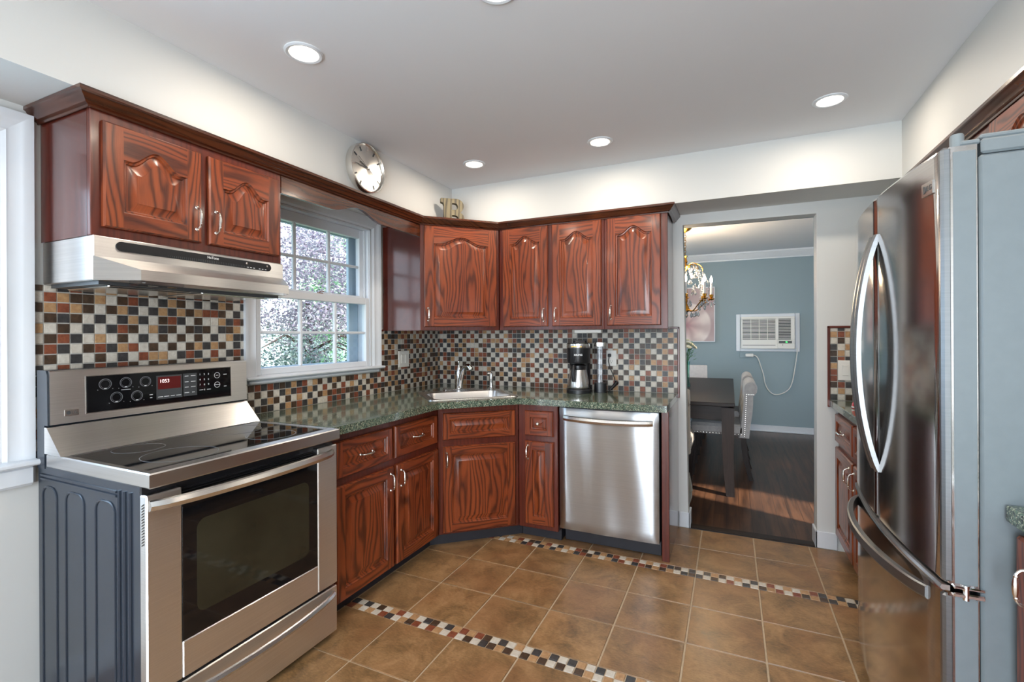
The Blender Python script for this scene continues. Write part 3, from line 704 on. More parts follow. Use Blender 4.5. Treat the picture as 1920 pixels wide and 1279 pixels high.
# countertops
def rot45(cx, cy, w, d, r, n=6, ang=PI / 4):
    pts = []
    for sx, sy, a0 in ((1, -1, -PI / 2), (1, 1, 0), (-1, 1, PI / 2), (-1, -1, PI)):
        for i in range(n + 1):
            a = a0 + (PI / 2) * i / n; px = sx * (w / 2 - r) + r * math.cos(a); py = sy * (d / 2 - r) + r * math.sin(a)
            pts.append((cx + px * math.cos(ang) - py * math.sin(ang), cy + px * math.sin(ang) + py * math.cos(ang)))
    return pts
SC = (0.617, -0.610)
cp = [(0.010, -1.874), (0.668, -1.874), (0.668, -1.033), (1.032, -0.645), (1.942, -0.640), (1.942, -0.010), (0.010, -0.010)]
b = B('granite'); b.prism(cp, 0.875, 0.914, 2, holes=[rot45(SC[0], SC[1], 0.55, 0.43, 0.05)])
tag(link('countertop', b), 'green speckled granite countertop running from the range round the corner to the doorway', 'countertop')

# sink (local frame turned 45 degrees)
t = thing('sink', 'stainless steel sink let into the corner of the countertop', 'sink', (SC[0], SC[1], 0.914), PI / 4)
def rr(w, d, r, z, cy=0.0, n=6): return [(p[0], p[1] + cy, z) for p in rot45(0, 0, w, d, r, n, 0)]
b = B('steelh'); b.rings([rr(0.605, 0.485, 0.045, 0.0005), rr(0.600, 0.480, 0.042, 0.006), rr(0.57, 0.45, 0.04, 0.007), rr(0.52, 0.345, 0.07, 0.004, -0.035)], True, False); link('rim', b, t)
b = B('steel'); b.rings([rr(0.52, 0.345, 0.07, 0.004, -0.035), rr(0.505, 0.33, 0.065, -0.015, -0.035), rr(0.48, 0.31, 0.06, -0.16, -0.035), rr(0.42, 0.25, 0.05, -0.178, -0.035)], True, False)
b.face(rr(0.42, 0.25, 0.05, -0.178, -0.035)); link('bowl', b, t)
b = B('chrome'); b.lathe([(0.04, -0.178), (0.04, -0.174), (0.03, -0.176), (0.012, -0.177)], (0, -0.035, 0), 18); link('drain', b, t)
# faucet
t = thing('faucet', 'polished chrome kitchen faucet with an upright lever behind the sink', 'faucet', (0.430, -0.3985, 0.9195), PI / 4)
b = B('chrome'); b.rings([rr(0.25, 0.055, 0.027, 0.0), rr(0.25, 0.055, 0.027, 0.004), rr(0.24, 0.045, 0.022, 0.007)]); link('base_plate', b, t)
K = 0.90
b = B('chrome'); b.lathe([(0.026, 0.006), (0.026, 0.02), (0.0255, 0.09), (0.0245, 0.10), (0.022, 0.125), (0.015, 0.15), (0.010, 0.17), (0.006, 0.182)], (0, 0, 0), 20); link('body', b, t)
b = B('chrome'); b.tube([(0, 0, 0.176), (0, 0.002, 0.192), (0, 0.003, 0.200)], [0.005, 0.005, 0.006], 10); b.ball((0, 0.003, 0.205), 0.011, 12); link('lever', b, t)
b = B('chrome'); P = [(0.004, -0.014, 0.03), (0.010, -0.030, 0.10), (0.018, -0.050, 0.145), (0.030, -0.075, 0.172), (0.044, -0.100, 0.178), (0.054, -0.118, 0.168), (0.058, -0.126, 0.150)]; b.tube(P, [0.020, 0.020, 0.0195, 0.019, 0.019, 0.019, 0.017], 14); link('spout', b, t)
t = thing('side_sprayer', 'small chrome side sprayer standing right of the faucet', 'sprayer', (0.600, -0.205, 0.914))
b = B('chrome'); b.lathe([(0.026, 0), (0.024, 0.006), (0.016, 0.010), (0.014, 0.03), (0.015, 0.07), (0.016, 0.10), (0.014, 0.118)], (0, 0, 0), 16); link('body', b, t)
b = B('nickel'); b.tube([(0.004, 0.004, 0.100), (-0.006, -0.006, 0.118), (-0.022, -0.020, 0.118)], [0.014, 0.015, 0.011], 12); link('spray_head', b, t)

# ------------------------------------------------------------------ range
t = thing('range', 'stainless steel electric range with black glass top standing below the hood', 'range', (0.0, -2.636, 0), PI / 2); RW = 0.757
b = B('rside'); b.box(0.004, RW - 0.004, -0.655, -0.035, 0.03, 0.872, 0.003)
def rib(pts, r=0.0035): b.tube([(0.0035, p[0], p[1]) for p in pts], r, 6)
for ya, yb in ((-0.52, -0.41), (-0.34, -0.225), (-0.165, -0.07)):
    r = 0.035; P = [(ya, 0.06)] + [(ya + r - r * math.cos(a), 0.80 - r + r * math.sin(a)) for a in [i * PI / 10 for i in range(6)]] + [(yb - r + r * math.sin(a), 0.80 - r + r * math.cos(a)) for a in [i * PI / 10 for i in range(6)]] + [(yb, 0.06)]
    rib(P)
for yy in (-0.545, -0.575, -0.605): rib([(yy, 0.08), (yy, 0.845)], 0.006)
for zz in (0.825, 0.838): rib([(-0.53, zz), (-0.06, zz)], 0.005)
for xx in (0.06, RW - 0.06):
    for yy in (-0.6, -0.1): b.lathe([(0.018, 0.0), (0.018, 0.012), (0.010, 0.03)], (xx, yy, 0.0), 10)
link('body', b, t)
b = B('steelh'); fo = lambda i: [(i, -0.708 + i), (RW - i, -0.708 + i), (RW - i, -0.105), (i, -0.105)]
b.rings([[(x, y, z) for x, y in fo(i)] for i, z in ((0.003, 0.868), (0.0, 0.872), (0.0, 0.910), (0.004, 0.914))], True, False)
b.prism(fo(0.004), 0.9139, 0.9141, 2, holes=[[(0.022, -0.66), (RW - 0.022, -0.66), (RW - 0.022, -0.20), (0.022, -0.20)]])
b.rings([[(x, y, z) for x, y in ((0.022, -0.66), (RW - 0.022, -0.66), (RW - 0.022, -0.20), (0.022, -0.20))] for z in (0.914, 0.909)], True, False); link('cooktop_frame', b, t)
b = B('bglass'); b.box(0.022, RW - 0.022, -0.66, -0.20, 0.88, 0.9115); o = link('glass_cooktop', b, t)
for cx, cy, r in ((0.20, -0.52, 0.115), (0.555, -0.53, 0.095), (0.19, -0.29, 0.08), (0.56, -0.295, 0.105)):
    b = B('ring'); b.lathe([(r, 0.9116), (r, 0.9121), (r - 0.0022, 0.9121), (r - 0.0022, 0.9116)], (cx, cy, 0), 48, 2, False); link('burner_ring', b, o)
b = B('steel'); b.prism([(-0.20, 0.914), (-0.105, 1.006), (-0.09, 1.006), (-0.09, 0.914)], 0.0, RW, 0); link('apron', b, t)
b = B('rside'); b.prism([(-0.108, 1.012), (-0.104, 1.190), (-0.095, 1.205), (-0.035, 1.205), (-0.035, 0.86), (-0.085, 0.86), (-0.085, 1.012)], 0.002, RW - 0.002, 0); link('backguard', b, t)
b = B('steel'); b.prism([(-0.116, 1.014), (-0.112, 1.200), (-0.104, 1.204), (-0.104, 1.014)], 0.006, RW - 0.006, 0); fc = link('backguard_face', b, t)
def fy(z): return -0.116 + (z - 1.014) * 0.0215
tl = math.atan(0.0215)
b = B('bglass', 'nickel')
def plate(bb, x0, x1, z0, z1, e0, e1): bb.rings([[(x, fy(z) + e, z) for x, z in ((x0, z0), (x1, z0), (x1, z1), (x0, z1))] for e in (e0, e1)])
b.mat('nickel'); plate(b, 0.107, 0.670, 1.039, 1.179, 0.001, -0.0012); b.mat('bglass'); plate(b, 0.110, 0.667, 1.042, 1.176, 0.001, -0.0022); cpn = link('control_panel', b, t)
def ptext(body, x, z, s, m='white', bold=0.0):
    if len(body) == 1: return text('lettering', body, s, m, cpn, (x, fy(z) - 0.0026, z), (PI / 2, 0, 0), 0.0002, bold)
    # key captions too small to read in the photo: a printed dash of the caption's length
    mb = B(m); w = len(body) * s * 0.30; plate(mb, x - w, x + w, z - s * 0.2, z + s * 0.2, -0.0020, -0.0031); return link('caption_mark', mb, cpn)
b = B('grey'); plate(b, 0.345, 0.447, 1.062, 1.160, 0, -0.0026); plate(b, 0.452, 0.510, 1.063, 1.161, 0, -0.0026); link('keypad_ground', b, cpn)
b = B('redscr'); plate(b, 0.351, 0.441, 1.103, 1.154, 0, -0.0030); link('display', b, cpn)
text('display_digits', '1053', 0.020, 'digit', cpn, (0.376, fy(1.135) - 0.0034, 1.136), (PI / 2, 0, 0), 0.0002)
for cx, cz in ((0.168, 1.143), (0.236, 1.143), (0.305, 1.141), (0.204, 1.089), (0.274, 1.087)):
    b = B('ring'); b.lathe([(0.0205, 0.0005), (0.0205, -0.0006), (0.0188, -0.0006), (0.0188, 0.0005)], (cx, fy(cz) - 0.0022, cz), 28, 1, False); b.lathe([(0.0155, 0.0005), (0.0155, -0.0004), (0.0148, -0.0004), (0.0148, 0.0005)], (cx, fy(cz) - 0.0022, cz), 28, 1, False); link('burner_control', b, cpn)
    ptext('ON', cx, cz - 0.0165, 0.0065); ptext('v', cx - 0.024, cz - 0.02, 0.006); ptext('^', cx + 0.024, cz - 0.02, 0.006)
ptext('WARMING ZONE', 0.236, 1.1155, 0.0045)
for i in range(3):
    for j in range(3): ptext(str(1 + i + 3 * j), 0.524 + i * 0.019, 1.152 - j * 0.023, 0.0105, 'white', 0.0002)
ptext('0', 0.543, 1.083, 0.0105); ptext('START', 0.5285, 1.083, 0.0055); ptext('CLEAR', 0.563, 1.083, 0.0055)
for x, z, s in ((0.466, 1.15, 'BAKE'), (0.494, 1.15, 'BROIL'), (0.466, 1.125, 'CONV'), (0.494, 1.125, 'ROAST'), (0.466, 1.102, 'WARM'), (0.494, 1.102, 'PROOF'), (0.466, 1.078, 'CLEAN'), (0.494, 1.078, 'SET'),
                (0.360, 1.072, 'CLOCK'), (0.384, 1.072, 'TIMER'), (0.408, 1.072, 'COOK'), (0.432, 1.072, 'START'), (0.640, 1.145, 'LOCK'), (0.640, 1.09, 'OFF'), (0.325, 1.085, 'LOW'), (0.325, 1.073, 'HI')): ptext(s, x, z, 0.0065)
for cz, s in ((1.143, 'STOP'), (1.1, 'CLEAR OFF')):
    b = B('white'); b.lathe([(0.0135, 0.0005), (0.0135, -0.0006), (0.0118, -0.0006), (0.0118, 0.0005)], (0.602, fy(cz) - 0.0022, cz), 28, 1, False); link('round_key', b, cpn); ptext(s, 0.602, cz, 0.005)
b = B('nickel'); plate(b, 0.046, 0.086, 1.040, 1.062, 0, -0.003); bd = link('badge', b, t)
text('lettering', 'LG', 0.014, 'grey', bd, (0.073, fy(1.05) - 0.0034, 1.051), (PI / 2, 0, 0), 0.0002, 0.0002)
b = B('grey'); b.lathe([(0.0065, 0.0004), (0.0065, -0.0003)], (0.056, fy(1.05) - 0.003, 1.051), 20, 1); link('emblem', b, bd)
# oven door
b = B('steel')
b.box(0.0, 0.103, -0.692, -0.657, 0.238, 0.846, 0.004); b.box(0.649, RW, -0.692, -0.657, 0.238, 0.846, 0.004); b.box(0.103, 0.649, -0.692, -0.657, 0.238, 0.354, 0.003); dr = link('oven_door', b, t)
b = B('bglass', 'oglass'); b.box(0.103, 0.649, -0.690, -0.665, 0.354, 0.815, 0.001)
b.mat('oglass').prism([(p[0] + 0.376, p[1] + 0.572) for p in rot45(0, 0, 0.455, 0.305, 0.03, 6, 0)], -0.6885, -0.6906, 1); link('oven_window', b, dr)
b = B('black')
for k in range(4): b.box(0.103, 0.649, -0.688 + 0.008 * k, -0.66, 0.817 + 0.007 * k, 0.821 + 0.007 * k, 0.001)
b.box(0.103, 0.649, -0.665, -0.657, 0.815, 0.846); b.box(0.002, RW - 0.002, -0.665, -0.655, 0.846, 0.868); link('vent', b, dr)
b = B('black')
for k in range(15): b.rings([[(-0.0012, -0.681 + dx, 0.700 + k * 0.0085 + dz) for dx, dz in ((0, 0), (0.012, -0.007), (0.012, -0.004), (0, 0.003))], [(0.0004, -0.681 + dx, 0.700 + k * 0.0085 + dz) for dx, dz in ((0, 0), (0.012, -0.007), (0.012, -0.004), (0, 0.003))]])
link('side_vents', b, dr)
def bar(bb, x0, x1, y, z, bow, hh, th, dz=0.0, n=22):
    rs = []
    for i in range(n + 1):
        u = i / n; s_ = 1 - (2 * u - 1) ** 2; x = x0 + (x1 - x0) * u; yy = y - bow * (s_ ** 0.6); zz = z + dz * s_
        rs.append([(x, yy, zz - hh), (x, yy - th * 0.55, zz - hh * 0.8), (x, yy - th, zz), (x, yy - th * 0.55, zz + hh * 0.8), (x, yy, zz + hh), (x, yy + th * 0.3, zz)])
    bb.rings(rs)
b = B('steelh'); bar(b, 0.006, RW - 0.030, -0.694, 0.815, 0.045, 0.017, 0.014); link('handle', b, dr)
b = B('steel'); b.box(0.0, RW, -0.690, -0.657, 0.026, 0.226, 0.004); dw = link('drawer', b, t)
b = B('steelh'); bar(b, 0.02, RW - 0.02, -0.691, 0.195, 0.034, 0.014, 0.012, -0.012); link('handle', b, dw)

# range hood
t = thing('range_hood', 'stainless steel range hood under the cabinet above the range', 'hood', (0.0, HY, 0), PI / 2); HW = 0.745
b = B('steel')
b.box(0, HW, -0.345, -0.012, 1.512, 1.6635, 0.003)
z0, z1 = 1.512, 1.548; A_ = [(0.0, -0.345, z0), (0.078, -0.470, z0), (HW - 0.075, -0.470, z0), (HW, -0.345, z0)]; C_ = [(0.0, -0.345, 1.594), (0.078, -0.470, z1), (HW - 0.075, -0.470, z1), (HW, -0.345, 1.594)]
for i in range(3): b.face([A_[i], A_[i + 1], C_[i + 1], C_[i]])
b.face(C_); b.face([(p[0], p[1], p[2] + 0.012) for p in A_]); link('body', b, t)
b = B('grey')
b.box(0.02, HW - 0.02, -0.335, -0.02, 1.500, 1.512); link('underside', b, t)
b = B('nickel'); b.box(0.05, 0.33, -0.33, -0.06, 1.492, 1.502, 0.004); link('filter', b, t)
b = B('nickel'); b.box(0.37, 0.66, -0.33, -0.06, 1.492, 1.502, 0.004); link('filter', b, t)
b = B('clear'); b.box(0.10, 0.24, -0.44, -0.35, 1.500, 1.524, 0.006); link('lamp_cover', b, t)
b = B('black'); P = []
xa, xb, zc, hr = 0.082, 0.661, 1.636, 0.0165
for i in range(9): a = PI / 2 + PI * i / 8; P.append((xa + hr * math.cos(a), zc + hr * math.sin(a)))
for i in range(9): a = -PI / 2 + PI * i / 8; P.append((xb + hr * math.cos(a), zc + hr * math.sin(a)))
b.prism(P, -0.3445, -0.3475, 1); cs = link('control_strip', b, t)
text('lettering', 'NuTone', 0.014, 'white', cs, (0.405, -0.3479, 1.643), (PI / 2, 0, 0), 0.0002, 0.0003)
b = B('grey')
for k in range(46): u = (k - 22.5) / 23; h_ = 0.007 * (1 - u * u) ** 0.5 if abs(u) < 1 else 0; b.box(0.40 + u * 0.17 - 0.0011, 0.40 + u * 0.17 + 0.0011, -0.3482, -0.3470, 1.626 - h_ * 0.8, 1.626 + h_ * 0.8)
link('air_slots', b, cs)
for x in (0.560, 0.575, 0.590, 0.618, 0.633, 0.648):
    b = B('white'); b.box(x - 0.004, x + 0.004, -0.3481, -0.347, 1.6235, 1.6265); link('button_mark', b, cs)
for x in (0.553, 0.655):
    b = B('nickel'); b.lathe([(0.0045, 0), (0.0045, -0.003), (0.003, -0.004)], (x, -0.3475, 1.641), 12, 1); link('button', b, cs)

# ------------------------------------------------------------------ dishwasher
t = thing('dishwasher', 'stainless steel dishwasher under the countertop beside the end panel', 'dishwasher', (1.284, -0.012, 0)); WW = 0.613
b = B('toe'); b.box(0.004, WW - 0.004, -0.57, -0.05, 0.10, 0.868); b.box(0.01, WW - 0.004, -0.505, -0.30, 0.0, 0.10, 0.003); link('body', b, t)
b = B('steeld'); NX, NZ = 24, 24; G = []
for i in range(NX + 1):
    for j in range(NZ + 1):
        u, v = i / NX, j / NZ; e = min(u, 1 - u, v, 1 - v) * 30; e = min(1, e)
        wob = 0.0022 * math.sin(u * 7 + v * 3.4) * math.sin(v * 2.6 + 0.5) + 0.005 * math.sin(PI * u) + 0.0012 * math.sin(u * 17 + 1.5 * v)
        G.append(b.bm.verts.new((0.004 + u * (WW - 0.008), -0.592 - 0.012 * e - wob, 0.103 + v * 0.760)))
for i in range(NX):
    for j in range(NZ): b.faceV([G[i * (NZ + 1) + j], G[(i + 1) * (NZ + 1) + j], G[(i + 1) * (NZ + 1) + j + 1], G[i * (NZ + 1) + j + 1]])
b.box(0.004, WW - 0.004, -0.585, -0.571, 0.103, 0.863); dd = link('door', b, t)
b = B('steelh'); bar(b, 0.035, WW - 0.035, -0.602, 0.803, 0.035, 0.018, 0.014, -0.006); link('handle', b, dd)
b = B('black'); b.box(0.004, WW - 0.004, -0.585, -0.572, 0.8635, 0.8725); link('control_edge', b, t)

# ------------------------------------------------------------------ refrigerator (right wall; local x runs towards the camera)
FY = -1.052; FW = 0.903
t = thing('refrigerator', 'stainless steel french door refrigerator with grey sides standing at the right wall', 'refrigerator', (XR, FY, 0), -PI / 2)
BD = XR - 2.822
b = B('fside'); b.box(0.003, FW, -BD, -0.03, 0.06, 1.752, 0.006); b.box(0.003, FW, -BD + 0.004, -0.03, 1.754, 1.790, 0.005)
for xx in (0.06, FW - 0.06):
    for yy in (-BD + 0.06, -0.1): b.lathe([(0.022, 0.0), (0.022, 0.05), (0.012, 0.061)], (xx, yy, 0.0), 10)
link('body', b, t)
def bulge(x): u = (x / FW) * 2 - 1; return (XR - 2.752) + 0.034 * (1 - u * u)
def door_panel(name, x0, x1, z0, z1, n=22):
    b = B('fridge'); fr = []
    xs = [x0 + (x1 - x0) * i / n for i in range(n + 1)]
    rs = []
    for x in xs:
        e = 0.006 if x in (xs[0], xs[-1]) else 0
        f = -bulge(x) + e * 1.2; rs.append([(x, -BD - 0.004, z0), (x, f + 0.006, z0), (x, f, z0 + 0.008), (x, f, z1 - 0.008), (x, f + 0.006, z1), (x, -BD - 0.004, z1)])
    b.rings(rs); return link(name, b, t)
SM = 0.452
dl = door_panel('door', 0.0, SM - 0.003, 0.700, 1.778); dr2 = door_panel('door', SM + 0.003, FW, 0.700, 1.778); fz = door_panel('freezer_drawer', 0.0, FW, 0.07, 0.682)
for d, x0, x1, za, zb in ((dl, 0.0, 0.028, 0.70, 1.778), (dr2, FW - 0.022, FW + 0.0015, 0.705, 1.779), (fz, FW - 0.022, FW + 0.0015, 0.075, 0.677)):
    if d is dl: continue
    b = B('fhandle'); b.box(x0, x1, -bulge(FW) - 0.003, -bulge(FW) + 0.02, za, zb, 0.006); link('edge_trim', b, d)
for d, za, zb in ((dr2, 0.705, 1.765), (fz, 0.075, 0.677)):
    b = B('fside'); b.box(FW - 0.004, FW + 0.0008, -bulge(FW) + 0.02, -BD - 0.006, za, zb, 0.001); link('door_side', b, d)
def vhandle(d, xc):
    b = B('fhandle'); n = 30; rs = []
    for i in range(n + 1):
        u = i / n; s_ = 1 - (2 * u - 1) ** 2; z = 0.862 + (1.648 - 0.862) * u; off = 0.004 + 0.058 * s_ ** 0.85; y0 = -bulge(SM); w = 0.0125
        rs.append([(xc - w, y0 - off + 0.014, z), (xc - w, y0 - off, z), (xc - w * 0.5, y0 - off - 0.006, z), (xc + w * 0.5, y0 - off - 0.006, z), (xc + w, y0 - off, z), (xc + w, y0 - off + 0.014, z)])
    b.rings(rs); link('handle', b, d)
vhandle(dl, SM - 0.022); vhandle(dr2, SM + 0.022)
b = B('steelh'); n = 26; rs = []
for i in range(n + 1):
    u = i / n; x = 0.002 + (FW - 0.004) * u; y0 = -bulge(x); rs.append([(x, y0 + 0.012, 0.684), (x, y0 - 0.004, 0.684), (x, y0 - 0.007, 0.690), (x, y0 - 0.004, 0.697), (x, y0 + 0.012, 0.697)])
b.rings(rs); link('drawer_lip', b, fz)
b = B('fhandle'); n = 30; rs = []
for i in range(n + 1):
    u = i / n; x = 0.045 + (0.83 - 0.045) * u; s_ = 1 - (2 * u - 1) ** 2; y = -bulge(x) - 0.002 - 0.055 * s_ ** 0.7; z = 0.640
    rs.append([(x, y + 0.014, z - 0.018), (x, y, z - 0.018), (x, y - 0.005, z - 0.012), (x, y - 0.005, z + 0.014), (x, y, z + 0.018), (x, y + 0.014, z + 0.018)])
b.rings(rs); link('handle', b, fz)
for zz, nm in ((0.690, 'hinge'),):
    b = B('chrome'); b.box(FW - 0.012, FW + 0.010, -BD - 0.055, -BD + 0.006, zz - 0.016, zz - 0.004, 0.003); b.box(FW - 0.012, FW + 0.010, -BD - 0.055, -BD + 0.006, zz + 0.004, zz + 0.012, 0.003); b.tube([(FW + 0.004, -BD - 0.03, zz - 0.02), (FW + 0.004, -BD - 0.03, zz + 0.016)], 0.007, 10); link(nm, b, t)
b = B('fside'); b.box(FW - 0.09, FW - 0.002, -BD - 0.035, -BD + 0.004, 1.7795, 1.791, 0.003); b.lathe([(0.014, 1.7785), (0.014, 1.806), (0.012, 1.811)], (FW - 0.018, -BD - 0.036, 0), 18); b.box(FW - 0.085, FW - 0.006, -BD + 0.004, -BD + 0.18, 1.7905, 1.803, 0.004); link('hinge_cover', b, t)
b = B('nickel'); xx0, xx1 = 0.818, 0.902
xx0, xx1 = 0.815, 0.868
b.rings([[(x, -bulge(x) + 0.002 + e, z) for x, z in ((xx0, 1.678), (xx1, 1.678), (xx1, 1.712), (xx0, 1.712))] for e in (0, -0.0055)]); bd = link('badge', b, dr2)
aa = math.atan2(bulge(xx0) - bulge(xx1), xx1 - xx0)
text('lettering', 'LG', 0.019, 'grey', bd, (0.8525, -bulge(0.8525) - 0.0038, 1.695), (PI / 2, 0, aa), 0.0003, 0.0003)
b = B('grey'); b.lathe([(0.010, 0.001), (0.010, -0.001)], (0.8275, -bulge(0.8275) - 0.0032, 1.695), 20, 1); link('emblem', b, bd)

# right wall cabinets and counters
c = cabinet('base_cabinet', 'oak base cabinet with drawer and door between doorway and refrigerator', (XR - 0.004, -0.016, 0), -PI / 2, 1.030, XR - 2.870, 0.0, 0.874,
    [(0.010, 0.450, 0.105, 0.638, 0, (0.405, 0.56)), (0.480, 0.960, 0.105, 0.638, 0, (0.515, 0.56))], [(0.010, 0.450, 0.672, 0.838, (0.23, 0.755)), (0.480, 0.960, 0.672, 0.838, (0.73, 0.755))], toe=0.09)
b = B('toe'); b.box(0, 1.03, -(XR - 2.93), -0.3, 0, 0.091); link('toe_kick', b, c)
b = B('granite'); b.box(2.824, XR - 0.002, -1.046, -0.010, 0.875, 0.914, 0.003); tag(link('countertop', b), 'short green granite countertop between doorway and refrigerator', 'countertop')
c = cabinet('base_cabinet', 'oak base cabinet with a tall door before the refrigerator side at right', (XR - 0.004, -1.972, 0), -PI / 2, 1.5, XR - 2.896, 0.0, 0.874,
    [(0.012, 0.42, 0.105, 0.852, 0, (0.080, 0.757)), (0.45, 0.86, 0.105, 0.852, 0, (0.80, 0.757)), (0.89, 1.47, 0.105, 0.852, 0, (0.93, 0.757))], (), toe=0.09)
b = B('toe'); b.box(0, 1.5, -(XR - 2.95), -0.3, 0, 0.091); link('toe_kick', b, c)
b = B('granite'); b.box(2.862, XR - 0.002, -3.475, -1.966, 0.875, 0.914, 0.003); tag(link('countertop', b), 'green granite countertop in front of the refrigerator side at the right edge', 'countertop')
c = cabinet('upper_cabinet', 'oak wall cabinet with arched doors above the refrigerator', (XR - 0.004, -0.95, 0), -PI / 2, 1.55, XR - 3.146, 1.83, 2.098,
    [(0.245, 0.665, 1.845, 2.075, 0.055, None, dict(fw=0.06, top=0.055, bot=0.045)), (0.695, 1.12, 1.845, 2.075, 0.055, None, dict(fw=0.06, top=0.055, bot=0.045))])
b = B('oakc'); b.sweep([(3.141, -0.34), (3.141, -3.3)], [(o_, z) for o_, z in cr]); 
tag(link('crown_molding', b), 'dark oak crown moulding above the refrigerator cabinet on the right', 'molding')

# ------------------------------------------------------------------ ceiling lights
def downlight(x, y, label):
    t = thing('recessed_light', label, 'ceiling light', (x, y, ZC), 0, 'recessed ceiling lights')
    b = B('trim'); b.lathe([(0.073, -0.0005), (0.073, -0.004), (0.066, -0.008), (0.056, -0.006), (0.053, -0.0015)], (0, 0, 0), 36, 2, False); link('trim_ring', b, t)
    b = B('lens'); b.lathe([(0.054, -0.0008), (0.054, -0.002), (0.02, -0.003)], (0, 0, 0), 36); link('lens', b, t)
    light('lamp', 'AREA', (0, 0, -0.009), (0, 0, 0), 3.4, WARM, t, shape='DISK', size=0.10, spread=R(180))
for x, y, lb in ((0.745, -2.096, 'round recessed ceiling light above the range'), (0.755, -0.735, 'round recessed ceiling light nearest the wall clock corner'), (1.59, -0.739, 'round recessed ceiling light above the dishwasher'),
                 (2.712, -0.75, 'round recessed ceiling light near the refrigerator'), (1.590, -2.09, 'round recessed ceiling light cut by the top edge of the photo'), (2.71, -2.10, 'round recessed ceiling light over the near right counter'),
                 (0.75, -3.9, 'round recessed ceiling light behind the viewpoint on the left'), (2.3, -4.3, 'round recessed ceiling light behind the viewpoint on the right')):
    downlight(x, y, lb)

# ------------------------------------------------------------------ clock, letter, plates
t = thing('wall_clock', 'round silver wall clock hanging above the window valance', 'clock', (0.3345, -1.305, 2.291), PI / 2); CR = 0.140
b = B('nickel'); b.lathe([(CR, 0), (CR + 0.003, -0.02), (CR, -0.042), (CR - 0.006, -0.044), (CR - 0.010, -0.036), (CR - 0.010, -0.030)], (0, 0, 0), 56, 1, False); b.lathe([(CR, -0.0), (CR, -0.002)], (0, 0, 0), 56, 1); link('case', b, t)
k = M_('radial_brushed_dial'); k.set(Metallic=1.0, Base_Color=(0.74, 0.72, 0.68), Roughness=0.3, Anisotropic=0.8); tg = k.n('ShaderNodeTangent', direction_type='RADIAL', axis='Y'); k.l(tg.outputs[0], k.b.inputs['Tangent']); MAT['dial'] = k.m
b = B('dial'); b.lathe([(CR - 0.009, -0.026), (CR - 0.009, -0.030)], (0, 0, 0), 56, 1); fd = link('dial', b, t)
for k in range(12):
    a = k * PI / 6; b = B('grey' if k % 3 else 'nickel'); w = 0.004 if k else 0.008
    r0, r1 = CR * 0.70, CR * 0.87; d = (math.sin(a), math.cos(a)); e = (d[1], -d[0])
    q = [(d[0] * r + e[0] * w * s_, d[1] * r + e[1] * w * s_) for r, s_ in ((r0, -1), (r0, 1), (r1, 1), (r1, -1))]
    b.rings([[(p[0], -0.0305, p[1]) for p in q], [(p[0], -0.033, p[1]) for p in q]]); link('hour_mark', b, fd)
def hand(name, ang, ln, tail, w, dep):
    d = (math.sin(ang), math.cos(ang)); e = (d[1], -d[0]); b = B('grey')
    q = [(d[0] * r + e[0] * s_, d[1] * r + e[1] * s_) for r, s_ in ((-tail, -w), (-tail, w), (ln, w * 0.6), (ln, -w * 0.6))]
    b.rings([[(p[0], dep, p[1]) for p in q], [(p[0], dep - 0.0012, p[1]) for p in q]]); link(name, b, t)
hand('hour_hand', R(-67), 0.062, 0.012, 0.0035, -0.0335); hand('minute_hand', R(-88), 0.10, 0.015, 0.0026, -0.0355); hand('second_hand', R(122), 0.05, 0.09, 0.0012, -0.037)
b = B('nickel'); b.lathe([(0.005, -0.030), (0.005, -0.039), (0.003, -0.040)], (0, 0, 0), 12, 1); link('hub', b, t)

b = B(); MAT['bwood'] = wood('weathered_wood', lin(44, 38, 26), lin(96, 86, 62), lin(132, 120, 90), 0.6, 3, 0.0, 0.9); b = B('bwood'); b.g = 2
def arc(cx, cz, rx, rz_, a0, a1, n=10): return [(cx + rx * math.cos(a0 + (a1 - a0) * i / n), cz + rz_ * math.sin(a0 + (a1 - a0) * i / n)) for i in range(n + 1)]
out = [(-0.085, 0.0)] + [(0.03, 0.0)] + arc(0.03, 0.055, 0.055, 0.055, -PI / 2, R(62), 10) + arc(0.028, 0.150, 0.052, 0.050, R(-55), PI / 2, 10) + [(-0.085, 0.200), (-0.085, 0.172), (-0.068, 0.165), (-0.062, 0.150), (-0.062, 0.048), (-0.068, 0.034), (-0.085, 0.028)]
h1 = [(-0.006, 0.034), (0.018, 0.034)] + arc(0.018, 0.058, 0.022, 0.024, -PI / 2, PI / 2, 8) + [(-0.006, 0.082)]
h2 = [(-0.006, 0.120), (0.016, 0.120)] + arc(0.016, 0.144, 0.021, 0.024, -PI / 2, PI / 2, 8) + [(-0.006, 0.168)]
b.prism(out, -0.02, 0.02, 1, holes=[h1, h2])
o = tag(link('letter_block', b, None, (0.462, -0.532, 2.0985)), 'weathered wooden letter B standing on the corner wall cabinet', 'letter'); o.rotation_euler = (0, 0, R(42))
o.scale = (1.0, 1.0, 1.0)

